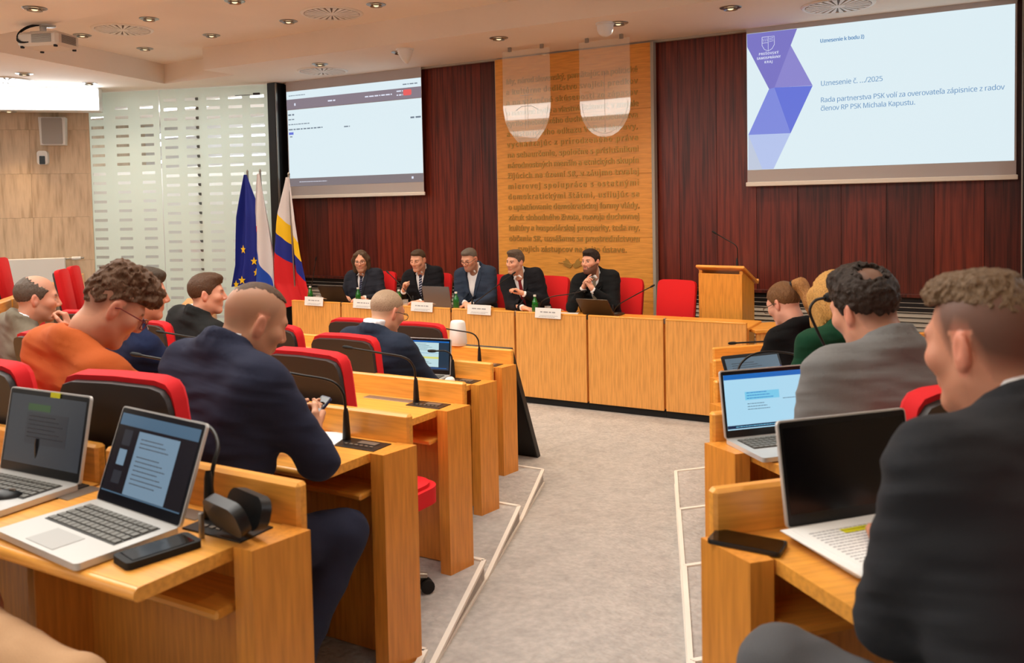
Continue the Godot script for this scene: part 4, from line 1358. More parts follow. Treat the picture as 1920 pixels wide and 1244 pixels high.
func make_rows() -> void:
	var nth := ["nearest", "second", "third", "fourth", "front"]
	for r in 5:
		var y := 0.5 - 0.1 * r
		var seats: int = [8, 7, 6, 5, 4][r]
		desk_row(Vector3(CP[r][0], y, CP[r][1]), 0.0, seats, -1.0, true, "light wood desk row left of the aisle, %s row" % nth[r])
		desk_row(Vector3(RP[r][0], y, RP[r][1]), PI / 4, [5, 5, 5, 5, 5][r], 1.0, false, "light wood desk row right of the aisle, %s row" % nth[r])
		if r >= 1:
			desk_row(Vector3(2 * AXIS - RP[r][0], y, RP[r][1]), -PI / 4, [0, 7, 7, 6, 4][r], -1.0, false, "light wood desk row far at the left by the stone wall, %s row" % nth[r])
	# chairs, centre block: [row, seat x, z behind the far edge, turn, label]
	var cc := [
		[1, -2.17, 0.565, 0.12, "black backed red chair of the man in navy holding a phone"],
		[1, -2.78, 0.60, 0.05, "black backed red chair of the man in the orange sweater"],
		[2, -2.31, 0.55, -0.05, "empty black backed red chair in the third row by the aisle"],
		[2, -3.80, 0.68, -0.1, "red chair of the man in blue behind the orange sweater"],
		[2, -4.62, 0.68, 0.0, "red chair of the man in the beige jacket"],
		[3, -2.88, 0.60, 0.0, "black backed red chair of the man with the open laptop"],
		[3, -3.50, 0.46, -0.06, "empty black backed chair between the third row chair and the laptop man"],
		[3, -4.40, 0.62, 0.0, "black backed red chair of the man in dark grey"],
		[3, -5.3, 0.46, 0.1, "empty red chair at the left end of the fourth row"],
		[4, -3.20, 0.46, 0.0, "empty black backed chair in the front row behind the white tower"],
		[4, -3.72, 0.46, 0.0, "empty black backed chair in the front row behind the laptop man's head"],
		[2, -5.3, 0.5, 0.0, "black backed red chair left of the beige jacket man"],
		[1, -3.5, 0.5, 0.0, "black backed red chair left of the orange sweater man"]]
	for c in cc:
		var r: int = c[0]
		place_chair(Vector3(c[1], 0.5 - 0.1 * r, CP[r][1] + c[2]), c[3], c[4], "chairs left of the aisle")
	# right block
	var rc := [[0, 0.29, 0.67, 0.0, "chair of the man in the charcoal suit at the right edge"], [1, 0.20, 0.66, 0.05, "black backed red chair of the man in the grey tweed jacket"], [1, 0.95, 0.5, 0.0, "empty black backed red chair right of the grey tweed man"], [2, 0.30, 0.58, 0.1, "black backed red chair of the woman in green"], [2, 1.3, 0.44, 0.0, "empty black backed chair in the third row at right"], [3, 0.32, 0.56, 0.0, "black backed red chair of the woman in black"], [3, 1.45, 0.44, 0.05, "empty black backed chair in the fourth row at right"]]
	for c in rc:
		var r: int = c[0]
		var p: Vector2 = Vector2(RP[r][0], RP[r][1]) + Vector2(0.7071, -0.7071) * c[1] + Vector2(0.7071, 0.7071) * c[2]
		place_chair(Vector3(p.x, 0.5 - 0.1 * r, p.y), PI / 4 + c[3], c[4], "chairs right of the aisle")
	# far left block: the chairs that show
	var lc := [[4, 0.55, "empty red chair in the far left block nearest the flags"], [4, 1.2, "empty red chair in the far left block by the frosted glass"], [3, 2.35, "empty red chair in the far left block before the radiator's right end"], [3, 2.95, "empty red chair in the far left block behind another by the stone wall"], [2, 4.05, "empty red chair in the far left block before the radiator's left end"], [3, 0.9, "empty red chair at the left edge of the picture"]]
	for c in lc:
		var r: int = c[0]
		var p: Vector2 = Vector2(2 * AXIS - RP[r][0], RP[r][1]) + Vector2(-0.7071, -0.7071) * c[1] + Vector2(-0.7071, 0.7071) * 0.48
		place_chair(Vector3(p.x, 0.5 - 0.1 * r, p.y), -PI / 4, c[2], "chairs in the far left block")

func on_right(r: int, u: float, w: float, y := 0.76) -> Vector3:
	var p: Vector2 = Vector2(RP[r][0], RP[r][1]) + Vector2(0.7071, -0.7071) * u + Vector2(0.7071, 0.7071) * w
	return Vector3(p.x, 0.5 - 0.1 * r + y, p.y)

func make_desk_things() -> void:
	# microphones, centre block: base on the console, neck up and bent over to the left
	var cm := [[0, 0, "at the aisle end of the nearest left desk"], [0, 1, "behind the second laptop on the nearest left desk"], [1, 0, "over the man with the phone"], [1, 1, "before the man in the orange sweater"], [2, 0, "before the empty third row chair"], [2, 2, "before the man in blue behind the orange sweater"], [3, 0, "beside the white mouse of the laptop man"], [4, 0, "on the front left desk by the black board"], [2, 3, "before the man in the beige jacket"], [3, 2, "before the man in dark grey"]]
	for m in cm:
		var r: int = m[0]
		var b := Vector3(CP[r][0] - 0.272 - m[1] * PITCH, 1.258 - 0.1 * r, CP[r][1] + 0.05)
		var path := [b, b + Vector3(-0.002, 0.12, 0.0), b + Vector3(-0.01, 0.175, 0.004), b + Vector3(-0.05, 0.215, 0.02), b + Vector3(-0.16, 0.235, 0.06), b + Vector3(-0.30, 0.255, 0.10)]
		if r == 0:
			path = [b, b + Vector3(0.0, 0.11, -0.012), b + Vector3(-0.02, 0.165, -0.05), b + Vector3(-0.10, 0.195, -0.085), b + Vector3(-0.25, 0.19, -0.095), b + Vector3(-0.34, 0.185, -0.095)]
		elif r == 3 and m[1] == 0:
			path = [b, b + Vector3(-0.003, 0.10, 0.0), b + Vector3(-0.01, 0.14, 0.0), b + Vector3(-0.04, 0.165, 0.01), b + Vector3(-0.10, 0.165, 0.03)]
		microphone(path, "slim gooseneck microphone " + m[2], "desk microphones left of the aisle")
	var rm := [[3, 0.50, [[0, 0.12, 0], [-0.01, 0.17, 0.0], [-0.06, 0.20, 0.01], [-0.2, 0.205, 0.02], [-0.38, 0.21, 0.03]], "on the fourth right desk by the paper card", false],
		[2, 0.455, [[0, 0.12, 0], [-0.02, 0.19, 0.01], [-0.1, 0.225, 0.02], [-0.25, 0.235, 0.02], [-0.34, 0.19, 0.02], [-0.365, 0.10, 0.02]], "arching over the dim laptop on the third right desk", false],
		[1, 0.47, [[0, 0.12, 0], [-0.02, 0.25, 0.03], [-0.09, 0.38, 0.04], [-0.12, 0.45, 0.04], [-0.09, 0.485, 0.03], [-0.04, 0.49, 0.02]], "with black foam, upright before the grey tweed man", true]]
	for m in rm:
		var b := on_right(m[0], m[1], 0.06, 0.758)
		var path := [b]
		var bs := Basis(Vector3.UP, PI / 4)
		for q in m[2]: path.append(b + bs * Vector3(q[0], q[1], q[2]))
		microphone(path, "slim gooseneck microphone " + m[3], "desk microphones right of the aisle", m[4])

	# nearest left desk
	laptop(Vector3(-1.786, 1.257, -1.315), deg_to_rad(-6.0), 0.355, 0.24, 0.36, M.silver, "document", "silver laptop showing a document on the nearest left desk")
	laptop(Vector3(-2.28, 1.257, -1.38), deg_to_rad(2.0), 0.345, 0.235, 0.20, M.silver, "dim", "silver laptop with a yellow sticky note at the left edge of the picture")
	solo("sticky_note", "small yellow sticky note on top of the laptop at left", "sticky note", Geo.new().box(Vector3.ZERO, Vector3(0.04, 0.014, 0.0012)), M.sticky, Vector3(-2.25, 1.493, -1.4195), deg_to_rad(2.0)).rotation.x = -0.2
	var wal := thing("phone_case", "thick black phone in a case beside the silver laptop", "phone", Vector3(-1.562, 1.257, -1.20), deg_to_rad(-14.0))
	var pg := Geo.new()
	pg.T = Transform3D(Basis(Vector3.RIGHT, PI / 2), Vector3(0, 0.008, 0))
	part(wal, "case", pg.prism(round_rect(0.078, 0.165, 0.012), -0.008, 0.008, true), M.rubber)
	part(wal, "display", Geo.new().box(Vector3(0, 0.0168, 0), Vector3(0.062, 0.0016, 0.135), 0.0006), M.black_gloss)
	var gc := thing("glasses_case", "open black spectacle case standing on the console", "case", Vector3(-1.478, 1.26, -1.345), deg_to_rad(-14.0))
	for k in 2:
		var g := Geo.new()
		g.T = Transform3D(Basis(Vector3.RIGHT, [0.35, -0.25][k]), Vector3(0, 0.055, [0.025, -0.028][k]))
		g.prism(round_rect(0.15, 0.075, 0.03, 6), -0.013, 0.013, true)
		part(gc, "shell", g, M.black)
	part(gc, "clip", Geo.new().box(Vector3(-0.06, 0.025, 0.055), Vector3(0.012, 0.06, 0.01), 0.002), M.metal)
	var ms := thing("computer_mouse", "black mouse at the left edge of the nearest desk", "mouse", Vector3(-2.2, 1.257, -1.235), deg_to_rad(-60.0))
	var mg := Geo.new()
	for k in 1:
		mg.T = Transform3D(Basis.IDENTITY.scaled(Vector3(0.032, 0.036, 0.058)), Vector3(0, 0.0, 0))
		mg.lathe([[1.0, 0.0], [0.98, 0.3], [0.85, 0.65], [0.55, 0.9], [0.0, 1.0]], 20)
	part(ms, "shell", mg, M.black)
	part(ms, "wheel", Geo.new().box(Vector3(0, 0.035, -0.026), Vector3(0.006, 0.008, 0.016), 0.002), M.greyplate)
	# second and fourth left desks
	solo("paper_sheets", "white papers by the man holding a phone", "paper", Geo.new().box(Vector3.ZERO, Vector3(0.15, 0.006, 0.21)), M.paper, Vector3(-2.09, 1.161, -2.30), 0.3)
	laptop(Vector3(-2.965, 0.957, -4.215), deg_to_rad(8.0), 0.31, 0.22, 0.10, M.silver, "table", "silver laptop with a spreadsheet before the man in the slate suit")
	var wm := thing("computer_mouse", "white mouse beside the spreadsheet laptop", "mouse", Vector3(-2.755, 0.957, -4.14), 0.4)
	mg = Geo.new()
	mg.T = Transform3D(Basis.IDENTITY.scaled(Vector3(0.031, 0.030, 0.055)), Vector3.ZERO)
	mg.lathe([[1.0, 0.0], [0.98, 0.3], [0.85, 0.65], [0.55, 0.9], [0.0, 1.0]], 20)
	part(wm, "shell", mg, M.white)
	var tw := thing("white_tower_device", "white rounded device standing on the front left desk's upstand", "device", Vector3(-3.40, 0.961, -5.234), 0.2)
	var tg := Geo.new()
	tg.T = Transform3D(Basis.IDENTITY.scaled(Vector3(1, 1, 0.62)), Vector3.ZERO)
	part(tw, "body", tg.lathe([[0.0, 0.012], [0.066, 0.012], [0.069, 0.02], [0.064, 0.10], [0.057, 0.165], [0.05, 0.18], [0.036, 0.185], [0.0, 0.186]], 24), M.white)
	tg = Geo.new()
	tg.T = Transform3D(Basis.IDENTITY.scaled(Vector3(1, 1, 0.62)), Vector3.ZERO)
	part(tw, "foot", tg.lathe([[0.0, 0.0], [0.06, 0.0], [0.062, 0.012], [0.0, 0.012]], 24), M.trim)
	# dark board leaning against the front desk
	var bd := thing("display_board", "large black framed board leaning against the front left desk", "board", Vector3(-3.72, 0.0, -5.86))
	var bg := Geo.new()
	bg.T = Transform3D(Basis(Vector3.RIGHT, 0.42), Vector3.ZERO)
	bg.box(Vector3(0, 0.50, 0), Vector3(1.28, 1.0, 0.035), 0.006)
	part(bd, "panel", bg, M.board)
	bg = Geo.new()
	bg.T = Transform3D(Basis(Vector3.RIGHT, 0.42), Vector3.ZERO)
	for s in [-1, 1]:
		bg.box(Vector3(s * 0.635, 0.5, 0.0), Vector3(0.02, 1.01, 0.05), 0.003)
		bg.box(Vector3(0, 0.5 + s * 0.495, 0.0), Vector3(1.28, 0.02, 0.05), 0.003)
	part(bd, "frame", bg, M.black)
	# right desks
	laptop(on_right(0, 0.355, 0.045, 0.758), PI / 4 + 0.02, 0.345, 0.235, 0.16, M.silver, "black", "laptop with a dark screen before the man in the charcoal suit")
	var ph := thing("phone", "black smartphone lying at the corner of the nearest right desk", "phone", on_right(0, 0.075, 0.065, 0.761), PI / 4 + 0.75)
	pg = Geo.new()
	pg.T = Transform3D(Basis(Vector3.RIGHT, PI / 2), Vector3(0, 0.004, 0))
	part(ph, "body", pg.prism(round_rect(0.074, 0.155, 0.01), -0.004, 0.004, true), M.black)
	part(ph, "display", Geo.new().box(Vector3(0, 0.0084, 0), Vector3(0.068, 0.0008, 0.148)), M.black_gloss)
	var doc := thing("document_sheets", "printed papers with yellow highlight before the charcoal suit man", "paper", on_right(0, 0.365, 0.185, 0.7775), PI / 4 + 0.06)
	part(doc, "sheet", Geo.new().box(Vector3(0, 0.001, 0), Vector3(0.40, 0.002, 0.27)), M.paper)
	part(doc, "sheet", Geo.new().box(Vector3(0.012, 0.003, 0.008), Vector3(0.38, 0.0015, 0.265)), M.paper)
	part(doc, "highlight", Geo.new().box(Vector3(-0.04, 0.0042, -0.075), Vector3(0.09, 0.0006, 0.022)), M.sticky)
	part(doc, "highlight", Geo.new().box(Vector3(0.05, 0.0042, -0.09), Vector3(0.06, 0.0006, 0.016)), M.orange_mark)
	var dg := Geo.new()
	dg.T = Transform3D(Basis(Vector3.RIGHT, -PI / 2), Vector3(0, 0.0042, 0))
	for k in 15: dashes(dg, -0.16, 0.09 - k * 0.0125, 0.24, 0.003, 0.0, 80 + k)
	part(doc, "print", dg, M.print_grey)
	var sg := thing("spectacles", "thin black folded spectacles on the printed papers", "glasses", on_right(0, 0.36, 0.15, 0.785), PI / 4 + 0.5)
	var fr := Geo.new()
	for s in [-1.0, 1.0]:
		var loop := []
		for k in 17: loop.append(Vector3(s * 0.034 + 0.024 * cos(TAU * k / 16), 0.016 + 0.017 * sin(TAU * k / 16), 0))
		fr.tube(loop, [0.0012], 6)
	fr.tube([Vector3(-0.01, 0.02, 0), Vector3(0.01, 0.02, 0)], [0.0012], 6)
	part(sg, "frame", fr, M.black)
	for s in [-1.0, 1.0]:
		part(sg, "temple_arm", Geo.new().tube([Vector3(s * 0.058, 0.02, 0), Vector3(s * 0.06, 0.006, 0.08), Vector3(s * 0.055, 0.0, 0.13)], [0.0014], 6), M.black)
	laptop(on_right(1, 0.235, 0.03, 0.758), PI / 4 + 0.0, 0.345, 0.235, 0.16, M.silver, "mail", "silver laptop with a bright blue page before the grey tweed man")
	solo("tissue", "crumpled white tissue on the bright laptop's edge", "tissue", tissue(), M.paper, on_right(1, 0.33, 0.17, 0.776), 0.4)
	laptop(on_right(2, 0.24, 0.06, 0.758), PI / 4 + 0.1, 0.32, 0.22, 0.45, M.dark_lid, "page", "dark laptop with a dim page before the woman in green")
	var dc := thing("document_sheets", "white papers under the writing hand of the woman in green", "paper", on_right(2, 0.42, 0.2, 0.772), PI / 4 + 0.2)
	part(dc, "sheet", Geo.new().box(Vector3(0, 0.001, 0), Vector3(0.42, 0.002, 0.25)), M.paper)
	part(dc, "sheet", Geo.new().box(Vector3(0.03, 0.003, 0.01), Vector3(0.3, 0.002, 0.21)), M.paper)
	var card := thing("card", "white standing card with small print on the front of the fourth right desk", "card", on_right(3, 0.42, 0.06, 0.758), PI / 4 - 0.1)
	var kg := Geo.new()
	kg.T = Transform3D(Basis(Vector3.RIGHT, -0.2), Vector3.ZERO)
	part(card, "leaf", kg.box(Vector3(0, 0.055, 0), Vector3(0.26, 0.11, 0.002)), M.paper)
	kg = Geo.new()
	kg.T = Transform3D(Basis(Vector3.RIGHT, -0.2), Vector3.ZERO)
	letters(kg, "TERA", 0.03, Vector3(0.0, 0.035, 0.002), 0.09, true, 0.0006)
	part(card, "print", kg, M.ink)
	kg = Geo.new()
	kg.T = Transform3D(Basis(Vector3.RIGHT, -0.2), Vector3.ZERO)
	kg.box(Vector3(-0.09, 0.085, 0.002), Vector3(0.05, 0.02, 0.001))
	part(card, "red_mark", kg, M.flag_red)

func tissue() -> Geo:
	var g := Geo.new()
	var f := FastNoiseLite.new()
	f.seed = 4
	f.frequency = 9.0
	var n := 14
	for j in n + 1:
		for i in n + 1:
			var x := (float(i) / n - 0.5) * 0.13
			var z := (float(j) / n - 0.5) * 0.11
			var y := 0.004 + 0.03 * absf(f.get_noise_2d(x, z)) + 0.012 * cos(x * 18.0) * cos(z * 20.0)
			g.vert(Vector3(x + 0.01 * f.get_noise_2d(z, x), maxf(y, 0.001), z), Vector3(f.get_noise_2d(x + 3, z), 1, f.get_noise_2d(x, z + 5)))
	for j in n:
		for i in n:
			var k := j * (n + 1) + i
			g.tri(k, k + 1, k + n + 2)
			g.tri(k, k + n + 2, k + n + 1)
	return g

# ---------------------------------------------------------------- people: a field of joined capsules and ellipsoids, meshed as surface nets
class Field:
	var A := PackedVector3Array()
	var B := PackedVector3Array()
	var RA := PackedFloat32Array()
	var RB := PackedFloat32Array()
	var K := PackedFloat32Array()
	var TY := PackedInt32Array()      # 0 capsule, 1 ellipsoid, 2 capsule with a flat far end
	var SUB := PackedInt32Array()
	var BI := []                      # inverse basis of an ellipsoid
	var BA := PackedVector3Array()    # axis of a capsule, or one over the radii of an ellipsoid
	var IL := PackedFloat32Array()
	var noise: FastNoiseLite
	var amp := 0.0
	var nscale := Vector3.ONE
	var has_cut := false
	func cap(a: Vector3, b: Vector3, ra: float, rb: float, k := 0.03, ty := 0, sub := 0) -> void:
		A.append(a)
		B.append(b if not a.is_equal_approx(b) else b + Vector3(0, 1e-4, 0))
		RA.append(ra)
		RB.append(rb)
		K.append(k)
		TY.append(ty)
		SUB.append(sub)
		BI.append(null)
		BA.append(B[-1] - a)
		IL.append(1.0 / BA[-1].length_squared())
	func ell(c: Vector3, r: Vector3, k := 0.03, rot := Vector3.ZERO, sub := 0) -> void:
		A.append(c)
		B.append(r)
		RA.append(minf(r.x, minf(r.y, r.z)))
		RB.append(maxf(r.x, maxf(r.y, r.z)))
		K.append(k)
		TY.append(1)
		SUB.append(sub)
		BI.append(null if rot == Vector3.ZERO else Basis.from_euler(rot).inverse())
		BA.append(Vector3.ONE / r)
		IL.append(0.0)
	func one(i: int, p: Vector3) -> float:
		if TY[i] == 1:
			var q := p - A[i]
			if BI[i] != null: q = (BI[i] as Basis) * q
			var r := B[i]
			var k0 := (q / r).length()
			var k1 := (q / (r * r)).length()
			return k0 * (k0 - 1.0) / maxf(k1, 1e-6)
		var a := A[i]
		var ba := B[i] - a
		var pa := p - a
		var t := pa.dot(ba) / ba.length_squared()
		var h := clampf(t, 0.0, 1.0)
		var d := (pa - ba * h).length() - (RA[i] + (RB[i] - RA[i]) * h)
		if TY[i] == 2:
			d = maxf(d, (t - 1.0) * ba.length())
		return d
	func eval(p: Vector3, list: PackedInt32Array) -> float:
		var d := 1e3
		for i in list:
			var e: float
			var k := K[i]
			var pa := p - A[i]
			var ba := BA[i]
			if TY[i] == 1:
				if BI[i] != null: pa = (BI[i] as Basis) * pa
				pa *= ba
				var k0 := pa.length()
				e = k0 * (k0 - 1.0) / maxf((pa * ba).length(), 1e-6)
			else:
				var t := pa.dot(ba) * IL[i]
				var hh := clampf(t, 0.0, 1.0)
				e = (pa - ba * hh).length() - (RA[i] + (RB[i] - RA[i]) * hh)
				if TY[i] == 2: e = maxf(e, (t - 1.0) * ba.length())
			if SUB[i] == 0:
				var h := maxf(k - absf(d - e), 0.0)
				d = minf(d, e) - h * h * 0.25 / k
			else:
				var h := maxf(k - absf(d + e), 0.0)
				d = maxf(d, -e) + h * h * 0.25 / k
		if amp > 0.0:
			d += noise.get_noise_3dv(p * nscale) * amp
		if has_cut:
			d = cut(p, d)
		return d
	func cut(_p: Vector3, d: float) -> float:
		return d
	func all() -> PackedInt32Array:
		return PackedInt32Array(range(A.size()))
	func trace(o: Vector3, dir: Vector3) -> Vector3:      # from outside to the surface
		var l := all()
		var p := o
		for i in 40:
			var d := eval(p, l)
			if d < 0.0008: break
			p += dir * d
		return p
	func mesh_into(g: Geo, cell: float, paint = null) -> void:
		var lo := Vector3(1e3, 1e3, 1e3)
		var hi := -lo
		for i in A.size():
			if SUB[i]: continue
			var r := maxf(RA[i], RB[i])
			if TY[i] == 1:
				lo = lo.min(A[i] - Vector3(r, r, r))
				hi = hi.max(A[i] + Vector3(r, r, r))
			else:
				lo = lo.min(A[i] - Vector3(r, r, r)).min(B[i] - Vector3(r, r, r))
				hi = hi.max(A[i] + Vector3(r, r, r)).max(B[i] + Vector3(r, r, r))
		var pad := cell * 2.0 + amp + 0.01
		lo -= Vector3(pad, pad, pad)
		hi += Vector3(pad, pad, pad)
		const BS := 5
		var nb := Vector3i(((hi - lo) / (cell * BS)).ceil())
		var sy := nb.x * BS + 2
		var sz := sy * (nb.y * BS + 2)
		var hd := cell * BS * 0.5 * 1.7321 * 1.02 + amp
		var verts := {}
		var fk := PackedInt32Array()
		var fa := PackedInt32Array()
		var vals := PackedFloat32Array()
		const W := BS + 1
		vals.resize(W * W * W)
		var off := PackedInt32Array([0, 1, W, W + 1, W * W, W * W + 1, W * W + W, W * W + W + 1])
		var ea := PackedInt32Array([0, 2, 4, 6, 0, 1, 4, 5, 0, 1, 2, 3])
		var eb := PackedInt32Array([1, 3, 5, 7, 2, 3, 6, 7, 4, 5, 6, 7])
		for bz in nb.z:
			for by in nb.y:
				for bx in nb.x:
					var c0 := lo + Vector3(bx, by, bz) * (cell * BS)
					var cc := c0 + Vector3.ONE * (cell * BS * 0.5)
					var list := PackedInt32Array()
					var near := false
					var deep := false
					for i in A.size():
						var d := one(i, cc)
						if TY[i] == 1: d = minf(d, (cc - A[i]).length() - RA[i])
						if SUB[i] == 0:
							if d < hd + K[i] + minf(K[i], 0.045) + 0.012:
								list.append(i)
								if d < hd + K[i] * 0.8 + 0.006: near = true
								if TY[i] != 1 and d < -hd - 0.02: deep = true
						elif d < hd + K[i] + 0.012:
							list.append(i)
					if not near or (deep and not has_cut): continue
					var q := 0
					var neg := false
					var pos := false
					for z in W:
						for y in W:
							var p := c0 + Vector3(0, y * cell, z * cell)
							for x in W:
								var v := eval(p, list)
								vals[q] = v
								if v < 0.0: neg = true
								else: pos = true
								q += 1
								p.x += cell
					if not (neg and pos): continue
					for z in BS:
						for y in BS:
							for x in BS:
								var o := x + y * W + z * W * W
								var mask := 0
								for e in 8:
									if vals[o + off[e]] < 0.0: mask |= 1 << e
								if mask == 0 or mask == 255: continue
								var sum := Vector3.ZERO
								var n := 0
								for e in 12:
									var ia := ea[e]
									var ib := eb[e]
									if ((mask >> ia) ^ (mask >> ib)) & 1:
										var va := vals[o + off[ia]]
										var t := va / (va - vals[o + off[ib]])
										var pa := Vector3(ia & 1, (ia >> 1) & 1, ia >> 2)
										var pb := Vector3(ib & 1, (ib >> 1) & 1, ib >> 2)
										sum += pa.lerp(pb, t)
										n += 1
								var v0 := vals[o]
								var v1 := vals[o + 1]
								var v2 := vals[o + W]
								var v3 := vals[o + W + 1]
								var v4 := vals[o + W * W]
								var v5 := vals[o + W * W + 1]
								var v6 := vals[o + W * W + W]
								var v7 := vals[o + W * W + W + 1]
								var nn := Vector3(v1 + v3 + v5 + v7 - v0 - v2 - v4 - v6, v2 + v3 + v6 + v7 - v0 - v1 - v4 - v5, v4 + v5 + v6 + v7 - v0 - v1 - v2 - v3).normalized()
								var lp := c0 + (Vector3(x, y, z) + sum / n) * cell
								var key := (bx * BS + x) + (by * BS + y) * sy + (bz * BS + z) * sz
								verts[key] = g.V.size()
								g.V.append(g.T * lp)
								g.N.append((g.T.basis * nn).normalized())
								g.U.append(Vector2.ZERO)
								if paint != null: g.C.append(paint.call(lp))
								if (mask & 1) != ((mask >> 1) & 1):
									fk.append(key)
									fa.append(0 + 4 * (mask & 1))
								if (mask & 1) != ((mask >> 2) & 1):
									fk.append(key)
									fa.append(1 + 4 * (mask & 1))
								if (mask & 1) != ((mask >> 4) & 1):
									fk.append(key)
									fa.append(2 + 4 * (mask & 1))
		var st := [1, sy, sz]
		for i in fk.size():
			var ax := fa[i] & 3
			var s1: int = st[(ax + 1) % 3]
			var s2: int = st[(ax + 2) % 3]
			var a: int = verts.get(fk[i], -1)
			var b: int = verts.get(fk[i] - s1, -1)
			var c: int = verts.get(fk[i] - s1 - s2, -1)
			var d: int = verts.get(fk[i] - s2, -1)
			if a < 0: continue
			if b < 0 or c < 0 or d < 0:
				var left := []
				for q in [a, b, c, d]:
					if q >= 0: left.append(q)
				if left.size() == 3: g.tri(left[0], left[1], left[2])
				continue
			if fa[i] >= 4: g.I.append_array([a, d, c, a, c, b])
			else: g.I.append_array([a, b, c, a, c, d])

class HairField extends Field:
	var line := [[-0.105, 0.07], [-0.06, 0.055], [-0.035, 0.03], [-0.014, -0.02], [0.004, 0.012], [0.03, 0.0], [0.05, -0.05], [0.1, -0.075]]
	var bald := Vector3.ZERO        # centre of a bare patch
	var bald_r := 0.0
	var side_part := 0.0
	func cut(p: Vector3, d: float) -> float:
		var h: float = line[0][1]
		if p.z >= line[-1][0]: h = line[-1][1]
		else:
			for i in line.size() - 1:
				if p.z >= line[i][0] and p.z <= line[i + 1][0]:
					h = lerpf(line[i][1], line[i + 1][1], (p.z - line[i][0]) / (line[i + 1][0] - line[i][0]))
					break
		d = maxf(d, (h - p.y) * 0.6)
		if bald_r > 0.0: d = maxf(d, bald_r - (p - bald).length() + noise.get_noise_3dv(p * 60.0) * 0.022)
		return d

class ClothField extends Field:
	var vee := 0.0                  # half width of the open front at the collar; 0 = closed
	var vy0 := 0.2
	var vy1 := 0.56
	var neck_y := 9.0
	var hem_y := -9.0
	var neck_r := 0.0
	func cut(p: Vector3, d: float) -> float:
		if vee > 0.0 and p.z < 0.02:
			var f := (p.y - vy0) / (vy1 - vy0)
			if f > -0.2:
				var w := vee * f
				d = maxf(d, minf(w - absf(p.x), 0.02 - p.z))
		if neck_r > 0.0:
			d = maxf(d, neck_r - (p - Vector3(0, neck_y, -0.02)).length())
		if hem_y > -8.0:
			d = maxf(d, hem_y - p.y)
		return d

func new_noise(freq: float, sd: int) -> FastNoiseLite:
	var n := FastNoiseLite.new()
	n.seed = sd
	n.frequency = freq
	n.fractal_octaves = 2
	return n

func cloth_mat(c: Color, tweed := 0.0) -> StandardMaterial3D:
	var m := std(c, 0.88, 0.0, 0.3)
	m.rim_enabled = true
	m.rim = 0.22
	m.rim_tint = 0.6
	if tweed > 0.0:
		grain(m, M.weave, Vector3(9, 9, 9))
	else:
		grain(m, M.weave_fine, Vector3(16, 16, 16))
	return m

func hair_mat(c: Color) -> StandardMaterial3D:
	var m := std(c, 0.55, 0.0, 0.4)
	grain(m, M.hair_tex, Vector3(26, 5, 26))
	m.heightmap_enabled = true
	m.heightmap_texture = M.hair_bump
	m.heightmap_scale = 0.25
	return m

# two bones from a to b, elbow pushed towards pole
func elbow_of(a: Vector3, b: Vector3, l1: float, l2: float, pole: Vector3) -> Vector3:
	var ab := b - a
	var d := clampf(ab.length(), 0.05, (l1 + l2) * 0.995)
	var dir := ab.normalized()
	var x := (l1 * l1 - l2 * l2 + d * d) / (2.0 * d)
	var h := sqrt(maxf(l1 * l1 - x * x, 0.0))
	var side := (pole - dir * pole.dot(dir)).normalized()
	return a + dir * x + side * h

func hand_field(sgn: float, curl: Array, thumb := 0.5, spread := 0.0) -> Field:
	# wrist at the origin, fingers along -z, back of the hand +y, thumb on the -x side for a right hand (sgn 1)
	var f := Field.new()
	var t := -sgn
	f.cap(Vector3(0, 0, 0.035), Vector3(0, 0, -0.02), 0.024, 0.024, 0.015)
	for i in 4:
		var x: float = [0.031, 0.0105, -0.0105, -0.030][i] * t
		f.cap(Vector3(x * 0.6, -0.002, -0.02), Vector3(x, -0.001 if i in [1, 2] else -0.004, -0.088), 0.0155, 0.0118, 0.014)
		var ln: float = [0.070, 0.078, 0.073, 0.056][i]
		var p := Vector3(x, -0.001 if i in [1, 2] else -0.004, -0.088)
		var ang := 0.1
		var sp: float = [0.10, 0.03, -0.04, -0.11][i] * t * (0.4 + spread)
		for s in 3:
			ang += curl[i] * [0.75, 0.95, 0.6][s]
			var dir := Vector3(sp * cos(ang), -sin(ang), -cos(ang)).normalized()
			var q: Vector3 = p + dir * ln * [0.45, 0.31, 0.24][s]
			f.cap(p, q, [0.0096, 0.0088, 0.0080][s], [0.0088, 0.0080, 0.0070][s], 0.0045)
			p = q
	var b := Vector3(0.020 * t, -0.008, -0.018)
	var d1 := Vector3(0.72 * t, -0.25 - 0.35 * thumb, -0.62).normalized()
	var d2 := Vector3((0.42 - 0.5 * thumb) * t, -0.25 - 0.3 * thumb, -0.9).normalized()
	f.cap(b, b + d1 * 0.042, 0.017, 0.0125, 0.014)
	f.cap(b + d1 * 0.042, b + d1 * 0.042 + d2 * 0.034, 0.0115, 0.0105, 0.006)
	f.cap(b + d1 * 0.042 + d2 * 0.034, b + d1 * 0.042 + d2.rotated(Vector3.UP, 0.25 * t) * 0.06, 0.0105, 0.008, 0.005)
	return f

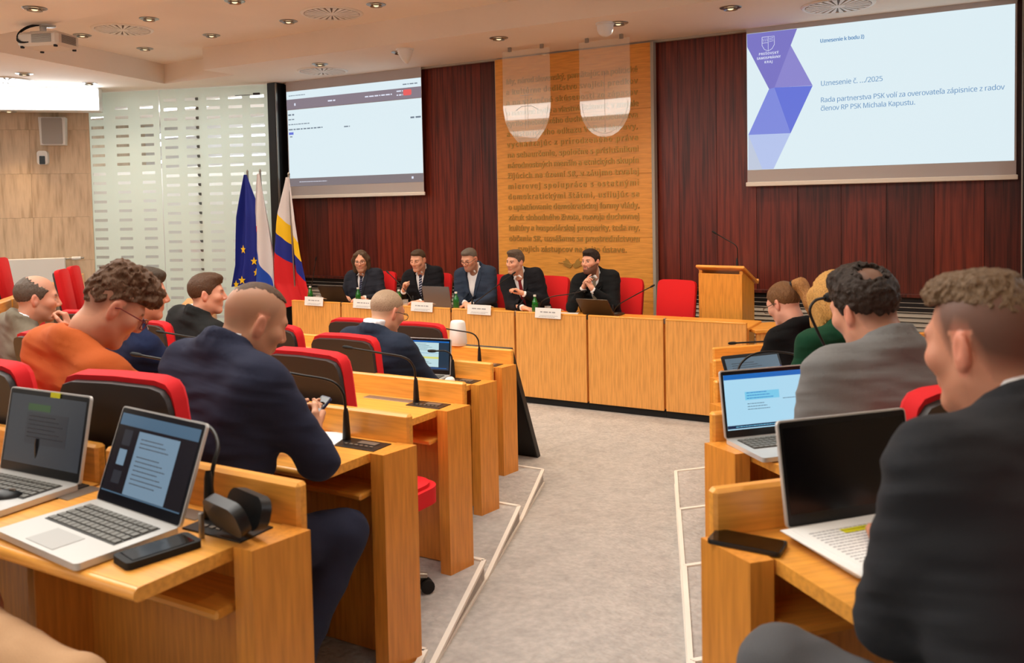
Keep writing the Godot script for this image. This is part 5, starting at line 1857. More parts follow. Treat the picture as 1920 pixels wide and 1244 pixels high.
func head_field(o: Dictionary) -> Field:
	var f := Field.new()
	var w: float = o.get("face_w", 1.0)
	f.ell(Vector3(0, 0.034, 0.012), Vector3(0.0755, 0.084, 0.097), 0.03)
	f.ell(Vector3(0, -0.032, -0.028), Vector3(0.060 * w, 0.078, 0.066), 0.035)
	for s in [-1.0, 1.0]:
		f.cap(Vector3(0.050 * s * w, -0.058, 0.006), Vector3(0.016 * s, -0.101, -0.062), 0.019, 0.017, 0.03)
		f.ell(Vector3(0.041 * s * w, -0.020, -0.060), Vector3(0.024, 0.022, 0.026), 0.025)
	f.cap(Vector3(-0.012, -0.102, -0.070), Vector3(0.012, -0.102, -0.070), 0.017, 0.017, 0.02)
	f.cap(Vector3(-0.036, 0.024, -0.074), Vector3(0.036, 0.024, -0.074), 0.0135, 0.0135, 0.02)
	for s in [-1.0, 1.0]:
		f.ell(Vector3(0.031 * s, 0.001, -0.094), Vector3(0.017, 0.012, 0.014), 0.012, Vector3.ZERO, 1)
		f.ell(Vector3(0.031 * s, 0.002, -0.0735), Vector3(0.0135, 0.0125, 0.0135), 0.006)
	f.cap(Vector3(0, 0.016, -0.088), Vector3(0, -0.026, -0.110), 0.0085, 0.0125, 0.014)
	for s in [-1.0, 1.0]: f.ell(Vector3(0.0125 * s, -0.0325, -0.099), Vector3(0.0095, 0.008, 0.011), 0.008)
	f.cap(Vector3(-0.017, -0.058, -0.086), Vector3(0.017, -0.058, -0.086), 0.0072, 0.0072, 0.010)
	f.cap(Vector3(-0.014, -0.069, -0.085), Vector3(0.014, -0.069, -0.085), 0.0082, 0.0082, 0.010)
	f.cap(Vector3(-0.020, -0.0635, -0.096), Vector3(0.020, -0.0635, -0.096), 0.0028, 0.0028, 0.004, 0, 1)
	for s in [-1.0, 1.0]:
		f.ell(Vector3(0.0775 * s, -0.006, 0.014), Vector3(0.008, 0.032, 0.019), 0.008, Vector3(0.15, 0.35 * s, 0.0))
		f.ell(Vector3(0.086 * s, -0.002, 0.008), Vector3(0.0065, 0.017, 0.009), 0.006, Vector3(0.15, 0.35 * s, 0.0), 1)
	if o.get("beard", 0.0) > 0.5:
		f.ell(Vector3(0, -0.082, -0.048), Vector3(0.050 * w, 0.040, 0.047), 0.02)
	return f

func lin(c: Color) -> Color:
	return c.srgb_to_linear()

func head_paint(o: Dictionary) -> Callable:
	var skin := lin(o.get("skin", Color(0.88, 0.66, 0.55)))
	var lips := lin(o.get("lips", Color(0.76, 0.50, 0.43)))
	var red := lin(Color(0.86, 0.52, 0.43))
	var hair: Color = lin(o.get("side", o.get("hair", Color(0.3, 0.22, 0.16))))
	var brow: Color = lin(o.get("brow", o.get("hair", Color(0.3, 0.22, 0.16))))
	var beard: float = o.get("beard", 0.0)
	var bc: Color = lin(o.get("beard_color", o.get("hair", Color(0.3, 0.22, 0.16))))
	var scalp: float = o.get("scalp", 0.5 if o.get("style", "") in ["short", "crop", "quiff"] else 0.0)
	var closed: bool = o.get("looks_down", false)
	var hf := HairField.new()
	return func(p: Vector3) -> Color:
		var c := skin
		var ax := absf(p.x)
		if p.z < -0.04:
			var ch := maxf(0.0, 1.0 - Vector2(ax - 0.042, p.y + 0.022).length() / 0.03)
			c = c.lerp(red, ch * 0.3)
			if p.z < -0.098 and absf(p.y + 0.022) < 0.02: c = c.lerp(red, 0.15)
			if ax < 0.024 - absf(p.y + 0.0635) * 0.5 and absf(p.y + 0.0635) < 0.0105 and p.z < -0.076: c = lips
		if ax > 0.074 and p.z > -0.02 and p.z < 0.05 and absf(p.y + 0.005) < 0.045: c = c.lerp(red, 0.45)
		if beard > 0.0 and p.z < 0.012:
			var m := clampf((-0.052 + (p.z + 0.08) * 0.5 - p.y) * 160.0, 0.0, 1.0)
			if ax < 0.030 and p.z < -0.07:
				m = 1.0 if p.y < -0.0745 or (p.y < -0.044 and p.y > -0.0545) else 0.0
				if ax > 0.024 and p.y < -0.046: m = 1.0
			c = c.lerp(bc, m * minf(1.0, beard) * 0.85)
		if p.z < -0.05:
			var bx := ax - 0.033
			if absf(bx) < 0.019 and absf(p.y - 0.0235 + bx * bx * 12.0 - bx * 0.12) < 0.0048: c = c.lerp(brow, 0.8)
			var ex := ax - 0.031
			var ey := absf(p.y - 0.002)
			if closed:
				if absf(ex) < 0.014 and absf(p.y + 0.005) < 0.0026: c = lin(Color(0.28, 0.17, 0.13))
			elif absf(ex) < 0.0145 and ey < 0.0062 - ex * ex * 16.0:
				c = lin(Color(0.16, 0.12, 0.10)) if absf(ex) < 0.0062 else lin(Color(0.80, 0.74, 0.70))
		if scalp > 0.0 and hf.cut(p, -1.0) < 0.004 and not (ax > 0.073 and absf(p.z - 0.014) < 0.026 and p.y < 0.03):
			c = c.lerp(hair, scalp * clampf(0.25 - (hf.cut(p, -1.0)) * 26.0, 0.0, 1.0))
		return c

func hair_field(style: String, sd: int) -> HairField:
	var f := HairField.new()
	f.has_cut = true
	f.noise = new_noise(1.0, sd)
	f.nscale = Vector3(90, 35, 60)
	f.amp = 0.003
	var c := Vector3(0, 0.034, 0.012)
	match style:
		"short":
			f.ell(c + Vector3(0, 0.003, 0.0), Vector3(0.080, 0.094, 0.1035), 0.02)
			f.ell(Vector3(0, 0.095, -0.035), Vector3(0.058, 0.030, 0.060), 0.03)
		"crop":
			f.ell(c, Vector3(0.0785, 0.0885, 0.1005), 0.02)
			f.ell(Vector3(0, 0.092, -0.04), Vector3(0.05, 0.026, 0.05), 0.03)
			f.line = [[-0.105, 0.08], [-0.05, 0.066], [-0.03, 0.05], [-0.012, 0.03], [0.03, 0.025], [0.06, -0.03], [0.1, -0.06]]
		"quiff":
			f.ell(c, Vector3(0.0785, 0.090, 0.1015), 0.02)
			f.ell(Vector3(0, 0.100, -0.055), Vector3(0.053, 0.028, 0.044), 0.03, Vector3(0.3, 0, 0))
			f.ell(Vector3(0, 0.106, 0.0), Vector3(0.056, 0.024, 0.07), 0.03)
			f.amp = 0.005
		"messy":
			f.ell(c + Vector3(0, 0.008, 0.0), Vector3(0.079, 0.098, 0.104), 0.02)
			f.ell(Vector3(0.0, 0.112, -0.05), Vector3(0.062, 0.042, 0.055), 0.03)
			f.ell(Vector3(0.0, 0.118, 0.02), Vector3(0.064, 0.036, 0.07), 0.03)
			f.ell(Vector3(0.02, 0.085, -0.088), Vector3(0.05, 0.034, 0.03), 0.03)
			f.amp = 0.013
			f.nscale = Vector3(38, 30, 38)
			f.line = [[-0.105, 0.05], [-0.06, 0.05], [-0.03, 0.045], [-0.01, 0.035], [0.02, 0.03], [0.06, -0.01], [0.1, -0.035]]
		"fade":       # longer on top, sides cut short
			f.ell(c + Vector3(0, 0.0, -0.001), Vector3(0.0765, 0.088, 0.0985), 0.02)
			f.ell(Vector3(0, 0.094, -0.058), Vector3(0.052, 0.028, 0.042), 0.03)
			f.ell(Vector3(0, 0.108, 0.0), Vector3(0.054, 0.020, 0.068), 0.03)
			f.line = [[-0.115, 0.070], [-0.06, 0.074], [0.0, 0.078], [0.05, 0.068], [0.1, 0.05]]
			f.amp = 0.006
			f.nscale = Vector3(70, 70, 70)
		"strip":      # a cropped strip along the top
			f.ell(c + Vector3(0, 0.002, -0.004), Vector3(0.070, 0.0865, 0.1000), 0.02)
			f.line = [[-0.105, 0.078], [-0.05, 0.088], [0.0, 0.092], [0.05, 0.085], [0.1, 0.06]]
			f.amp = 0.0015
		"buzz":
			f.ell(c, Vector3(0.0772, 0.0862, 0.0990), 0.02)
			f.line = [[-0.105, 0.085], [-0.06, 0.085], [-0.02, 0.085], [0.03, 0.06], [0.1, 0.03]]
			f.amp = 0.001
		"ring":       # bare crown, hair round the sides
			f.ell(c, Vector3(0.0805, 0.087, 0.1025), 0.02)
			f.bald = Vector3(0, 0.135, -0.045)
			f.bald_r = 0.105
		"crown":      # thinning patch at the back of the crown
			f.ell(c + Vector3(0, 0.004, 0.002), Vector3(0.085, 0.094, 0.107), 0.02)
			f.ell(Vector3(0, 0.1, -0.03), Vector3(0.06, 0.034, 0.06), 0.03)
			f.bald = Vector3(-0.016, 0.118, 0.090)
			f.bald_r = 0.050
			f.amp = 0.007
			f.nscale = Vector3(50, 40, 50)
			f.line[-1] = [0.1, -0.088]
			f.line[-2] = [0.05, -0.062]
		"long":       # parted, down to the collar
			f.has_cut = false
			f.ell(c + Vector3(0, 0.012, 0.012), Vector3(0.083, 0.092, 0.096), 0.02)
			for s in [-1.0, 1.0]:
				f.cap(Vector3(0.050 * s, 0.088, -0.062), Vector3(0.083 * s, 0.02, -0.03), 0.022, 0.022, 0.03)
				f.cap(Vector3(0.083 * s, 0.02, -0.02), Vector3(0.082 * s, -0.105, 0.0), 0.023, 0.022, 0.03)
				f.cap(Vector3(0.07 * s, 0.02, 0.05), Vector3(0.066 * s, -0.12, 0.05), 0.035, 0.03, 0.04)
			f.ell(Vector3(0, -0.03, 0.075), Vector3(0.07, 0.1, 0.035), 0.03)
			f.amp = 0.007
			f.nscale = Vector3(60, 14, 60)
		"bob":
			f.has_cut = false
			f.ell(c + Vector3(0, 0.006, 0.010), Vector3(0.084, 0.094, 0.102), 0.02)
			f.ell(Vector3(0, 0.09, -0.045), Vector3(0.06, 0.03, 0.05), 0.03)
			for s in [-1.0, 1.0]:
				f.cap(Vector3(0.08 * s, 0.03, -0.03), Vector3(0.084 * s, -0.10, -0.035), 0.026, 0.020, 0.04)
				f.cap(Vector3(0.072 * s, 0.02, 0.03), Vector3(0.074 * s, -0.125, 0.02), 0.035, 0.026, 0.04)
			f.ell(Vector3(0, -0.035, 0.07), Vector3(0.085, 0.105, 0.045), 0.04)
			f.amp = 0.006
			f.nscale = Vector3(70, 8, 70)
		"pony":
			f.ell(c + Vector3(0, 0.002, 0.0), Vector3(0.080, 0.091, 0.103), 0.02)
			f.ell(Vector3(0, 0.075, 0.105), Vector3(0.022, 0.022, 0.02), 0.01)
			f.line[-1] = [0.1, -0.06]
			f.amp = 0.003
			f.nscale = Vector3(50, 20, 80)
	return f

func glasses_geo(round_ := false) -> Geo:
	var g := Geo.new()
	for s in [-1.0, 1.0]:
		var loop := []
		for k in 21:
			var an := TAU * k / 20
			var cx := cos(an)
			var sn := sin(an)
			if not round_:
				cx = signf(cx) * pow(absf(cx), 0.6)
				sn = signf(sn) * pow(absf(sn), 0.7)
			loop.append(Vector3(s * 0.034 + 0.026 * cx, -0.003 + 0.0185 * sn, -0.108 + 0.012 * absf(s * 0.034 + 0.026 * cx) * 10.0 * 0.1))
		g.tube(loop, [0.0019], 6, false)
		g.tube([Vector3(s * 0.060, 0.004, -0.104), Vector3(s * 0.074, 0.005, -0.085), Vector3(s * 0.083, 0.006, 0.0), Vector3(s * 0.081, -0.006, 0.03)], [0.0021], 6)
	g.tube([Vector3(-0.009, 0.004, -0.110), Vector3(0, 0.007, -0.113), Vector3(0.009, 0.004, -0.110)], [0.0018], 6)
	return g

func make_person(o: Dictionary) -> Node3D:
	var at: Vector3 = o.seat
	var turn: float = o.turn
	var p := thing("person", o.label, "person", at, turn, o.get("group", ""))
	var inv := p.transform.affine_inverse()
	var sc: float = o.get("scale", 1.0)
	var cell: float = o.get("cell", 0.014)
	var hb := Basis.from_euler(Vector3(o.get("pitch", 0.0), o.get("yaw", 0.0), o.get("roll", 0.0)))
	var head := Transform3D(hb.scaled(Vector3.ONE * sc), inv * (o.head as Vector3))
	var nk := head * Vector3(0, o.get("nape", -0.110), 0.046)      # where the neck meets the shoulders
	var hy: float = o.get("hip", 0.585)
	var H := Vector3(0, hy, o.get("hip_z", 0.03))
	if (nk - H).length() < 0.5 * sc:
		H.y = nk.y - sqrt(maxf(0.25 * sc * sc - (nk.x - H.x) * (nk.x - H.x) - (nk.z - H.z) * (nk.z - H.z), 0.05))
	var up := (nk - H).normalized()
	var tw: float = o.get("twist", 0.0)
	var fx := Vector3(cos(tw), 0, -sin(tw))
	fx = (fx - up * fx.dot(up)).normalized()
	var TL := (nk - H).length() / 0.56
	var TF := Transform3D(Basis(fx, up, fx.cross(up)), H)
	var TI := TF.affine_inverse()
	var bw: float = o.get("build", 1.0) * sc
	var sd: int = o.get("seed", 1)
	# arms in the torso frame
	var sh := {}
	var el := {}
	var wr := {}
	for s in [-1, 1]:
		var k := "R" if s > 0 else "L"
		sh[k] = Vector3(0.172 * s * bw, 0.475 * TL, 0.0) + o.get("shrug" + k, Vector3.ZERO)
		var hw: Vector3 = o["hand" + k]
		wr[k] = TI * (inv * hw)
		var pole: Vector3 = o.get("pole" + k, Vector3(0.5 * s, -0.9, 0.25))
		el[k] = elbow_of(sh[k], wr[k], 0.29 * sc, 0.262 * sc, TI.basis * pole)
		var reach: Vector3 = wr[k] - el[k]
		if reach.length() > 0.262 * sc: wr[k] = el[k] + reach.normalized() * 0.262 * sc
	var torso := func(f: Field, e: float, fat: float) -> void:
		f.cap(Vector3(-0.085 * bw, -0.03, 0.0), Vector3(0.085 * bw, -0.03, 0.0), 0.118 * bw + e, 0.118 * bw + e, 0.08)
		f.cap(Vector3(-0.075 * bw, 0.13 * TL, -0.012 - fat), Vector3(0.075 * bw, 0.13 * TL, -0.012 - fat), 0.108 * bw + e + fat, 0.108 * bw + e + fat, 0.09)
		f.cap(Vector3(-0.090 * bw, 0.30 * TL, -0.006), Vector3(0.090 * bw, 0.30 * TL, -0.006), 0.113 * bw + e, 0.113 * bw + e, 0.09)
		f.cap(Vector3(-0.125 * bw, 0.43 * TL, 0.006), Vector3(0.125 * bw, 0.43 * TL, 0.006), 0.080 * bw + e, 0.080 * bw + e, 0.08)
		for s in [-1.0, 1.0]:
			f.cap(Vector3(0.03 * s, 0.535 * TL, 0.03), Vector3(0.15 * s * bw, 0.488 * TL, 0.008), 0.046 * bw + e, 0.05 * bw + e, 0.05)
	# the outer garment
	var g := Geo.new()
	g.T = TF
	var jk: bool = o.get("jacket", true)
	var f := ClothField.new()
	f.noise = new_noise(1.0, sd)
	f.amp = o.get("folds", 0.008)
	f.nscale = Vector3(4.0, 16.0, 4.0)
	f.has_cut = true
	f.vee = o.get("vee", 0.0)
	f.vy0 = 0.17 * TL
	f.vy1 = 0.57 * TL
	f.hem_y = -0.12
	torso.call(f, 0.010 if jk else 0.004, o.get("fat", 0.0))
	for k in ["L", "R"]:
		f.cap(sh[k], el[k], 0.064 * bw + (0.006 if jk else 0.0), 0.051 * bw, 0.045)
		f.cap(el[k], wr[k], 0.051 * bw, (0.040 if jk else 0.036) * sc, 0.03, 2)
	if jk and o.get("collar", true):
		var yn := 0.56 * TL
		var hn_ := TI * (head * Vector3(0, -0.105, 0.03))
		var cx := hn_.x * 0.35
		var cz := lerpf(0.012, hn_.z, 0.35)
		for i in 10:
			var pt := []
			for j in 2:
				var an_ := deg_to_rad(-130.0 + 26.0 * (i + j))
				pt.append(Vector3(sin(an_), 1.0 - cos(an_), cos(an_)))
			var a0: Vector3 = pt[0]
			var a1: Vector3 = pt[1]
			f.cap(Vector3(cx + 0.068 * a0.x, yn + 0.040 - 0.030 * a0.y, cz + 0.064 * a0.z), Vector3(cx + 0.068 * a1.x, yn + 0.040 - 0.030 * a1.y, cz + 0.064 * a1.z), 0.010, 0.010, 0.02)
			f.cap(Vector3(cx * 0.6 + 0.076 * a0.x, yn + 0.014 - 0.034 * a0.y, cz * 0.7 + 0.072 * a0.z), Vector3(cx * 0.6 + 0.076 * a1.x, yn + 0.014 - 0.034 * a1.y, cz * 0.7 + 0.072 * a1.z), 0.015, 0.015, 0.02)
	elif not jk:
		f.neck_r = 0.066
		f.neck_y = 0.60 * TL
		if o.get("turtle", false):
			f.neck_r = 0.0
			f.cap(Vector3(0, 0.52 * TL, 0.03), TI * (head * Vector3(0, -0.105, 0.035)), 0.07, 0.062, 0.03, 2)
	f.mesh_into(g, cell)
	part(p, "jacket" if jk else "sweater", g, o.cloth)
	# lapels along the open front
	if f.vee > 0.0:
		f.vee = 0.0
		for s in [-1.0, 1.0]:
			var lg := Geo.new()
			lg.T = TF
			var rows := []
			var n := 9
			for i in n + 1:
				var t := float(i) / n
				var y := lerpf(0.18, 0.545, t) * TL
				var xi: float = o.vee * (y - f.vy0) / (f.vy1 - f.vy0) * s
				var wd := lerpf(0.012, 0.056, minf(t * 1.7, 1.0)) if t < 0.72 else lerpf(0.056, 0.028, (t - 0.72) / 0.28)
				var a := f.trace(Vector3(xi, y, -0.4), Vector3.BACK) + Vector3(0, 0, -0.004)
				var b := f.trace(Vector3(xi + wd * s, y + 0.01, -0.4), Vector3.BACK) + Vector3(0, 0, -0.006)
				rows.append([a, b])
			for i in n:
				lg.flat([rows[i][0], rows[i][1], rows[i + 1][1], rows[i + 1][0]], Vector3.FORWARD)
				lg.flat([rows[i][1], rows[i + 1][1], rows[i + 1][1] + Vector3(0, 0, 0.008), rows[i][1] + Vector3(0, 0, 0.008)])
				lg.flat([rows[i][0], rows[i + 1][0], rows[i + 1][0] + Vector3(0, 0, 0.012), rows[i][0] + Vector3(0, 0, 0.012)])
			part(p, "lapel", lg, o.cloth)
	# shirt, with collar and cuffs
	if jk:
		g = Geo.new()
		g.T = TF
		var s_ := ClothField.new()
		s_.noise = new_noise(1.0, sd + 5)
		s_.amp = 0.004
		s_.nscale = Vector3(8, 8, 8)
		s_.has_cut = true
		s_.hem_y = -0.05
		torso.call(s_, -0.020, o.get("fat", 0.0))
		var hn := TI * (head * Vector3(0, -0.10, 0.035))
		s_.cap(Vector3(0, 0.52 * TL, 0.016), Vector3(0, 0.56 * TL + o.get("shirt_up", 0.040), 0.012), 0.060, 0.0605, 0.012, 2)
		for s in [-1.0, 1.0]:
			s_.cap(Vector3(0.012 * s, 0.535 * TL, -0.052), Vector3(0.045 * s, 0.505 * TL, -0.072), 0.016, 0.008, 0.01)
		for k in ["L", "R"]:
			var d: Vector3 = (wr[k] - el[k]).normalized()
			s_.cap(wr[k] - d * 0.05, wr[k] + d * 0.014, 0.033 * sc, 0.0335 * sc, 0.004, 2)
		s_.mesh_into(g, maxf(cell * 0.8, 0.008) if o.get("vee", 0.0) > 0.0 else maxf(cell * 1.3, 0.013))
		part(p, "shirt", g, o.get("shirt", M.shirt))
		if o.has("tie"):
			s_.has_cut = false
			var tg := Geo.new()
			tg.T = TF
			var pr := []
			for i in 15:
				var t := i / 14.0
				var y := lerpf(0.515, 0.12, t) * TL
				var w := 0.017 if i == 0 else (0.020 if i == 1 else (0.013 + 0.022 * t))
				var c := s_.trace(Vector3(0, y, -0.4), Vector3.BACK) + Vector3(0, 0, -0.008 - (0.010 if i < 2 else 0.0))
				pr.append([c + Vector3(-w, 0, 0.004), c, c + Vector3(w, 0, 0.004)])
			for i in 14:
				for q in 2:
					var kk := tg.V.size()
					for e in [pr[i][q], pr[i][q + 1], pr[i + 1][q + 1], pr[i + 1][q]]: tg.vert(e, Vector3(-0.3 + 0.6 * q, 0, -1))
					tg.tri(kk, kk + 1, kk + 2)
					tg.tri(kk, kk + 2, kk + 3)
					var rim := [pr[i][q * 2], pr[i + 1][q * 2]]
					tg.flat([rim[0], rim[1], rim[1] + Vector3(0, 0, 0.01), rim[0] + Vector3(0, 0, 0.01)])
			var tie := part(p, "tie", tg, o.tie)
			if o.has("stripe"):
				var sg := Geo.new()
				sg.T = TF
				for i in range(2, 13):
					var a: Array = pr[i]
					var b: Array = pr[i + 1]
					var e := Vector3(0, 0, -0.0015)
					sg.flat([(a[0] as Vector3) + e, (a[1] as Vector3).lerp(b[1], 0.25) + e, (a[1] as Vector3).lerp(b[1], 0.6) + e, (a[0] as Vector3).lerp(b[0], 0.35) + e], Vector3.FORWARD)
					sg.flat([(a[1] as Vector3).lerp(b[1], 0.25) + e, (a[2] as Vector3).lerp(b[2], 0.5) + e, (a[2] as Vector3).lerp(b[2], 0.85) + e, (a[1] as Vector3).lerp(b[1], 0.6) + e], Vector3.FORWARD)
				part(tie, "stripes", sg, o.stripe)
	# trousers and shoes
	var kn := {}
	var an := {}
	var tf := Field.new()
	tf.noise = new_noise(1.0, sd + 9)
	tf.amp = 0.010
	tf.nscale = Vector3(7, 7, 7)
	for s in [-1, 1]:
		var k := "R" if s > 0 else "L"
		var hj: Vector3 = H + fx * 0.085 * s * sc + Vector3(0, -0.02, 0)
		kn[k] = o.get("knee" + k, Vector3(0.13 * s, 0.535, -0.42))
		an[k] = o.get("ankle" + k, Vector3(0.12 * s, 0.10, -0.40))
		tf.cap(hj, kn[k], 0.092 * bw, 0.068 * bw, 0.05)
		tf.cap(kn[k], an[k], 0.064 * bw, 0.047 * bw, 0.035, 2)
	tf.cap(H + Vector3(-0.07, -0.01, 0), H + Vector3(0.07, -0.01, 0), 0.115 * bw, 0.115 * bw, 0.06)
	g = Geo.new()
	tf.mesh_into(g, maxf(cell, o.get("leg_cell", 0.022)))
	part(p, "trousers", g, o.get("trousers", o.cloth))
	for k in ["L", "R"]:
		var sf := Field.new()
		var a: Vector3 = an[k]
		var toe: Vector3 = (Vector3(a.x - kn[k].x, 0, 0) * 0.3 + Vector3(0, 0, -1)).normalized()
		sf.cap(a + Vector3(0, -0.045, 0.03), a + Vector3(0, -0.052, 0) + toe * 0.15, 0.043, 0.036, 0.02)
		sf.cap(a + Vector3(0, 0.0, 0.01), a + Vector3(0, -0.04, 0.01), 0.042, 0.045, 0.02)
		g = Geo.new()
		sf.mesh_into(g, 0.02)
		part(p, "shoe", g, M.shoe)
	# skin: head, neck, hands, and the slim body inside the clothes, as one mesh
	g = Geo.new()
	g.C = PackedColorArray()
	var paint := head_paint(o)
	var sk := lin(o.get("skin", Color(0.88, 0.66, 0.55)))
	var plain := func(_q): return sk
	g.T = head
	var hfld := head_field(o)
	var nw: float = o.get("neck", 1.0)
	var low: Vector3 = head.affine_inverse() * (TF * Vector3(0, 0.49 * TL, 0.0))
	var mid := Vector3(0, -0.095, 0.026)
	hfld.cap(Vector3(0, -0.045, 0.020), mid, 0.050 * nw, 0.052 * nw, 0.045)
	hfld.cap(mid, low, 0.052 * nw, 0.056, 0.03)
	hfld.mesh_into(g, o.get("head_cell", 0.006), paint)
	g.T = Transform3D.IDENTITY
	var bf := Field.new()
	bf.cap(TF * Vector3(0, 0.44 * TL, 0.0), H, 0.055, 0.07, 0.05)
	for k in ["L", "R"]:
		bf.cap(TF * Vector3(0, 0.45 * TL, 0.01), TF * sh[k], 0.04, 0.036, 0.03)
		bf.cap(TF * sh[k], TF * el[k], 0.04, 0.034, 0.03)
		bf.cap(TF * el[k], TF * wr[k], 0.034, 0.026, 0.02)
		bf.cap(H, kn[k], 0.06, 0.05, 0.03)
		bf.cap(kn[k], an[k], 0.045, 0.034, 0.03)
	bf.mesh_into(g, 0.032, plain)
	for k in ["L", "R"]:
		var w: Vector3 = TF * wr[k]
		var fd: Vector3 = o.get("finger" + k, (w - TF * el[k]))
		if o.has("finger" + k): fd = inv.basis * fd
		var pn: Vector3 = inv.basis * (o.get("palm" + k, Vector3.DOWN) as Vector3)
		fd = fd.normalized()
		var bk := (-pn - fd * (-pn).dot(fd)).normalized()
		g.T = Transform3D(Basis((bk.cross(-fd)).normalized(), bk, -fd).scaled(Vector3.ONE * sc), w + fd * 0.012)
		hand_field(1.0 if k == "R" else -1.0, o.get("curl" + k, [0.35, 0.35, 0.4, 0.45]), o.get("thumb" + k, 0.4)).mesh_into(g, o.get("hand_cell", 0.007), plain)
	part(p, "body", g, M.skin, "skin of face and hands")
	# hair
	if o.get("style", "") != "":
		g = Geo.new()
		g.T = head
		var hf := hair_field(o.style, sd)
		if o.has("hair_line"): hf.line = o.hair_line
		hf.mesh_into(g, o.get("hair_cell", o.get("head_cell", 0.006)))
		var hm := part(p, "hair", g, hair_mat(o.hair))
		if o.style == "pony":
			var pf := Field.new()
			pf.noise = new_noise(1.0, sd)
			pf.nscale = Vector3(60, 12, 60)
			pf.amp = 0.006
			pf.cap(Vector3(0, 0.08, 0.11), Vector3(0.0, 0.06, 0.155), 0.022, 0.034, 0.03)
			pf.cap(Vector3(0.0, 0.06, 0.155), Vector3(0.0, -0.06, 0.18), 0.034, 0.038, 0.03)
			pf.cap(Vector3(0.0, -0.06, 0.18), Vector3(0.0, -0.19, 0.165), 0.038, 0.018, 0.03)
			var pg := Geo.new()
			pg.T = head
			pf.mesh_into(pg, 0.007)
			part(hm, "ponytail", pg, hair_mat(Color(0.72, 0.50, 0.27)))
			var band := Geo.new()
			band.T = head * Transform3D(Basis(Vector3.RIGHT, PI / 2 - 0.4), Vector3(0, 0.079, 0.112))
			band.lathe([[0.018, -0.008], [0.026, -0.006], [0.026, 0.006], [0.018, 0.008]], 16)
			part(hm, "hair_band", band, M.black)
	if o.has("glasses"):
		g = glasses_geo(o.get("round_glasses", false))
		var m := part(p, "glasses", g, o.glasses)
		m.transform = head
	return p

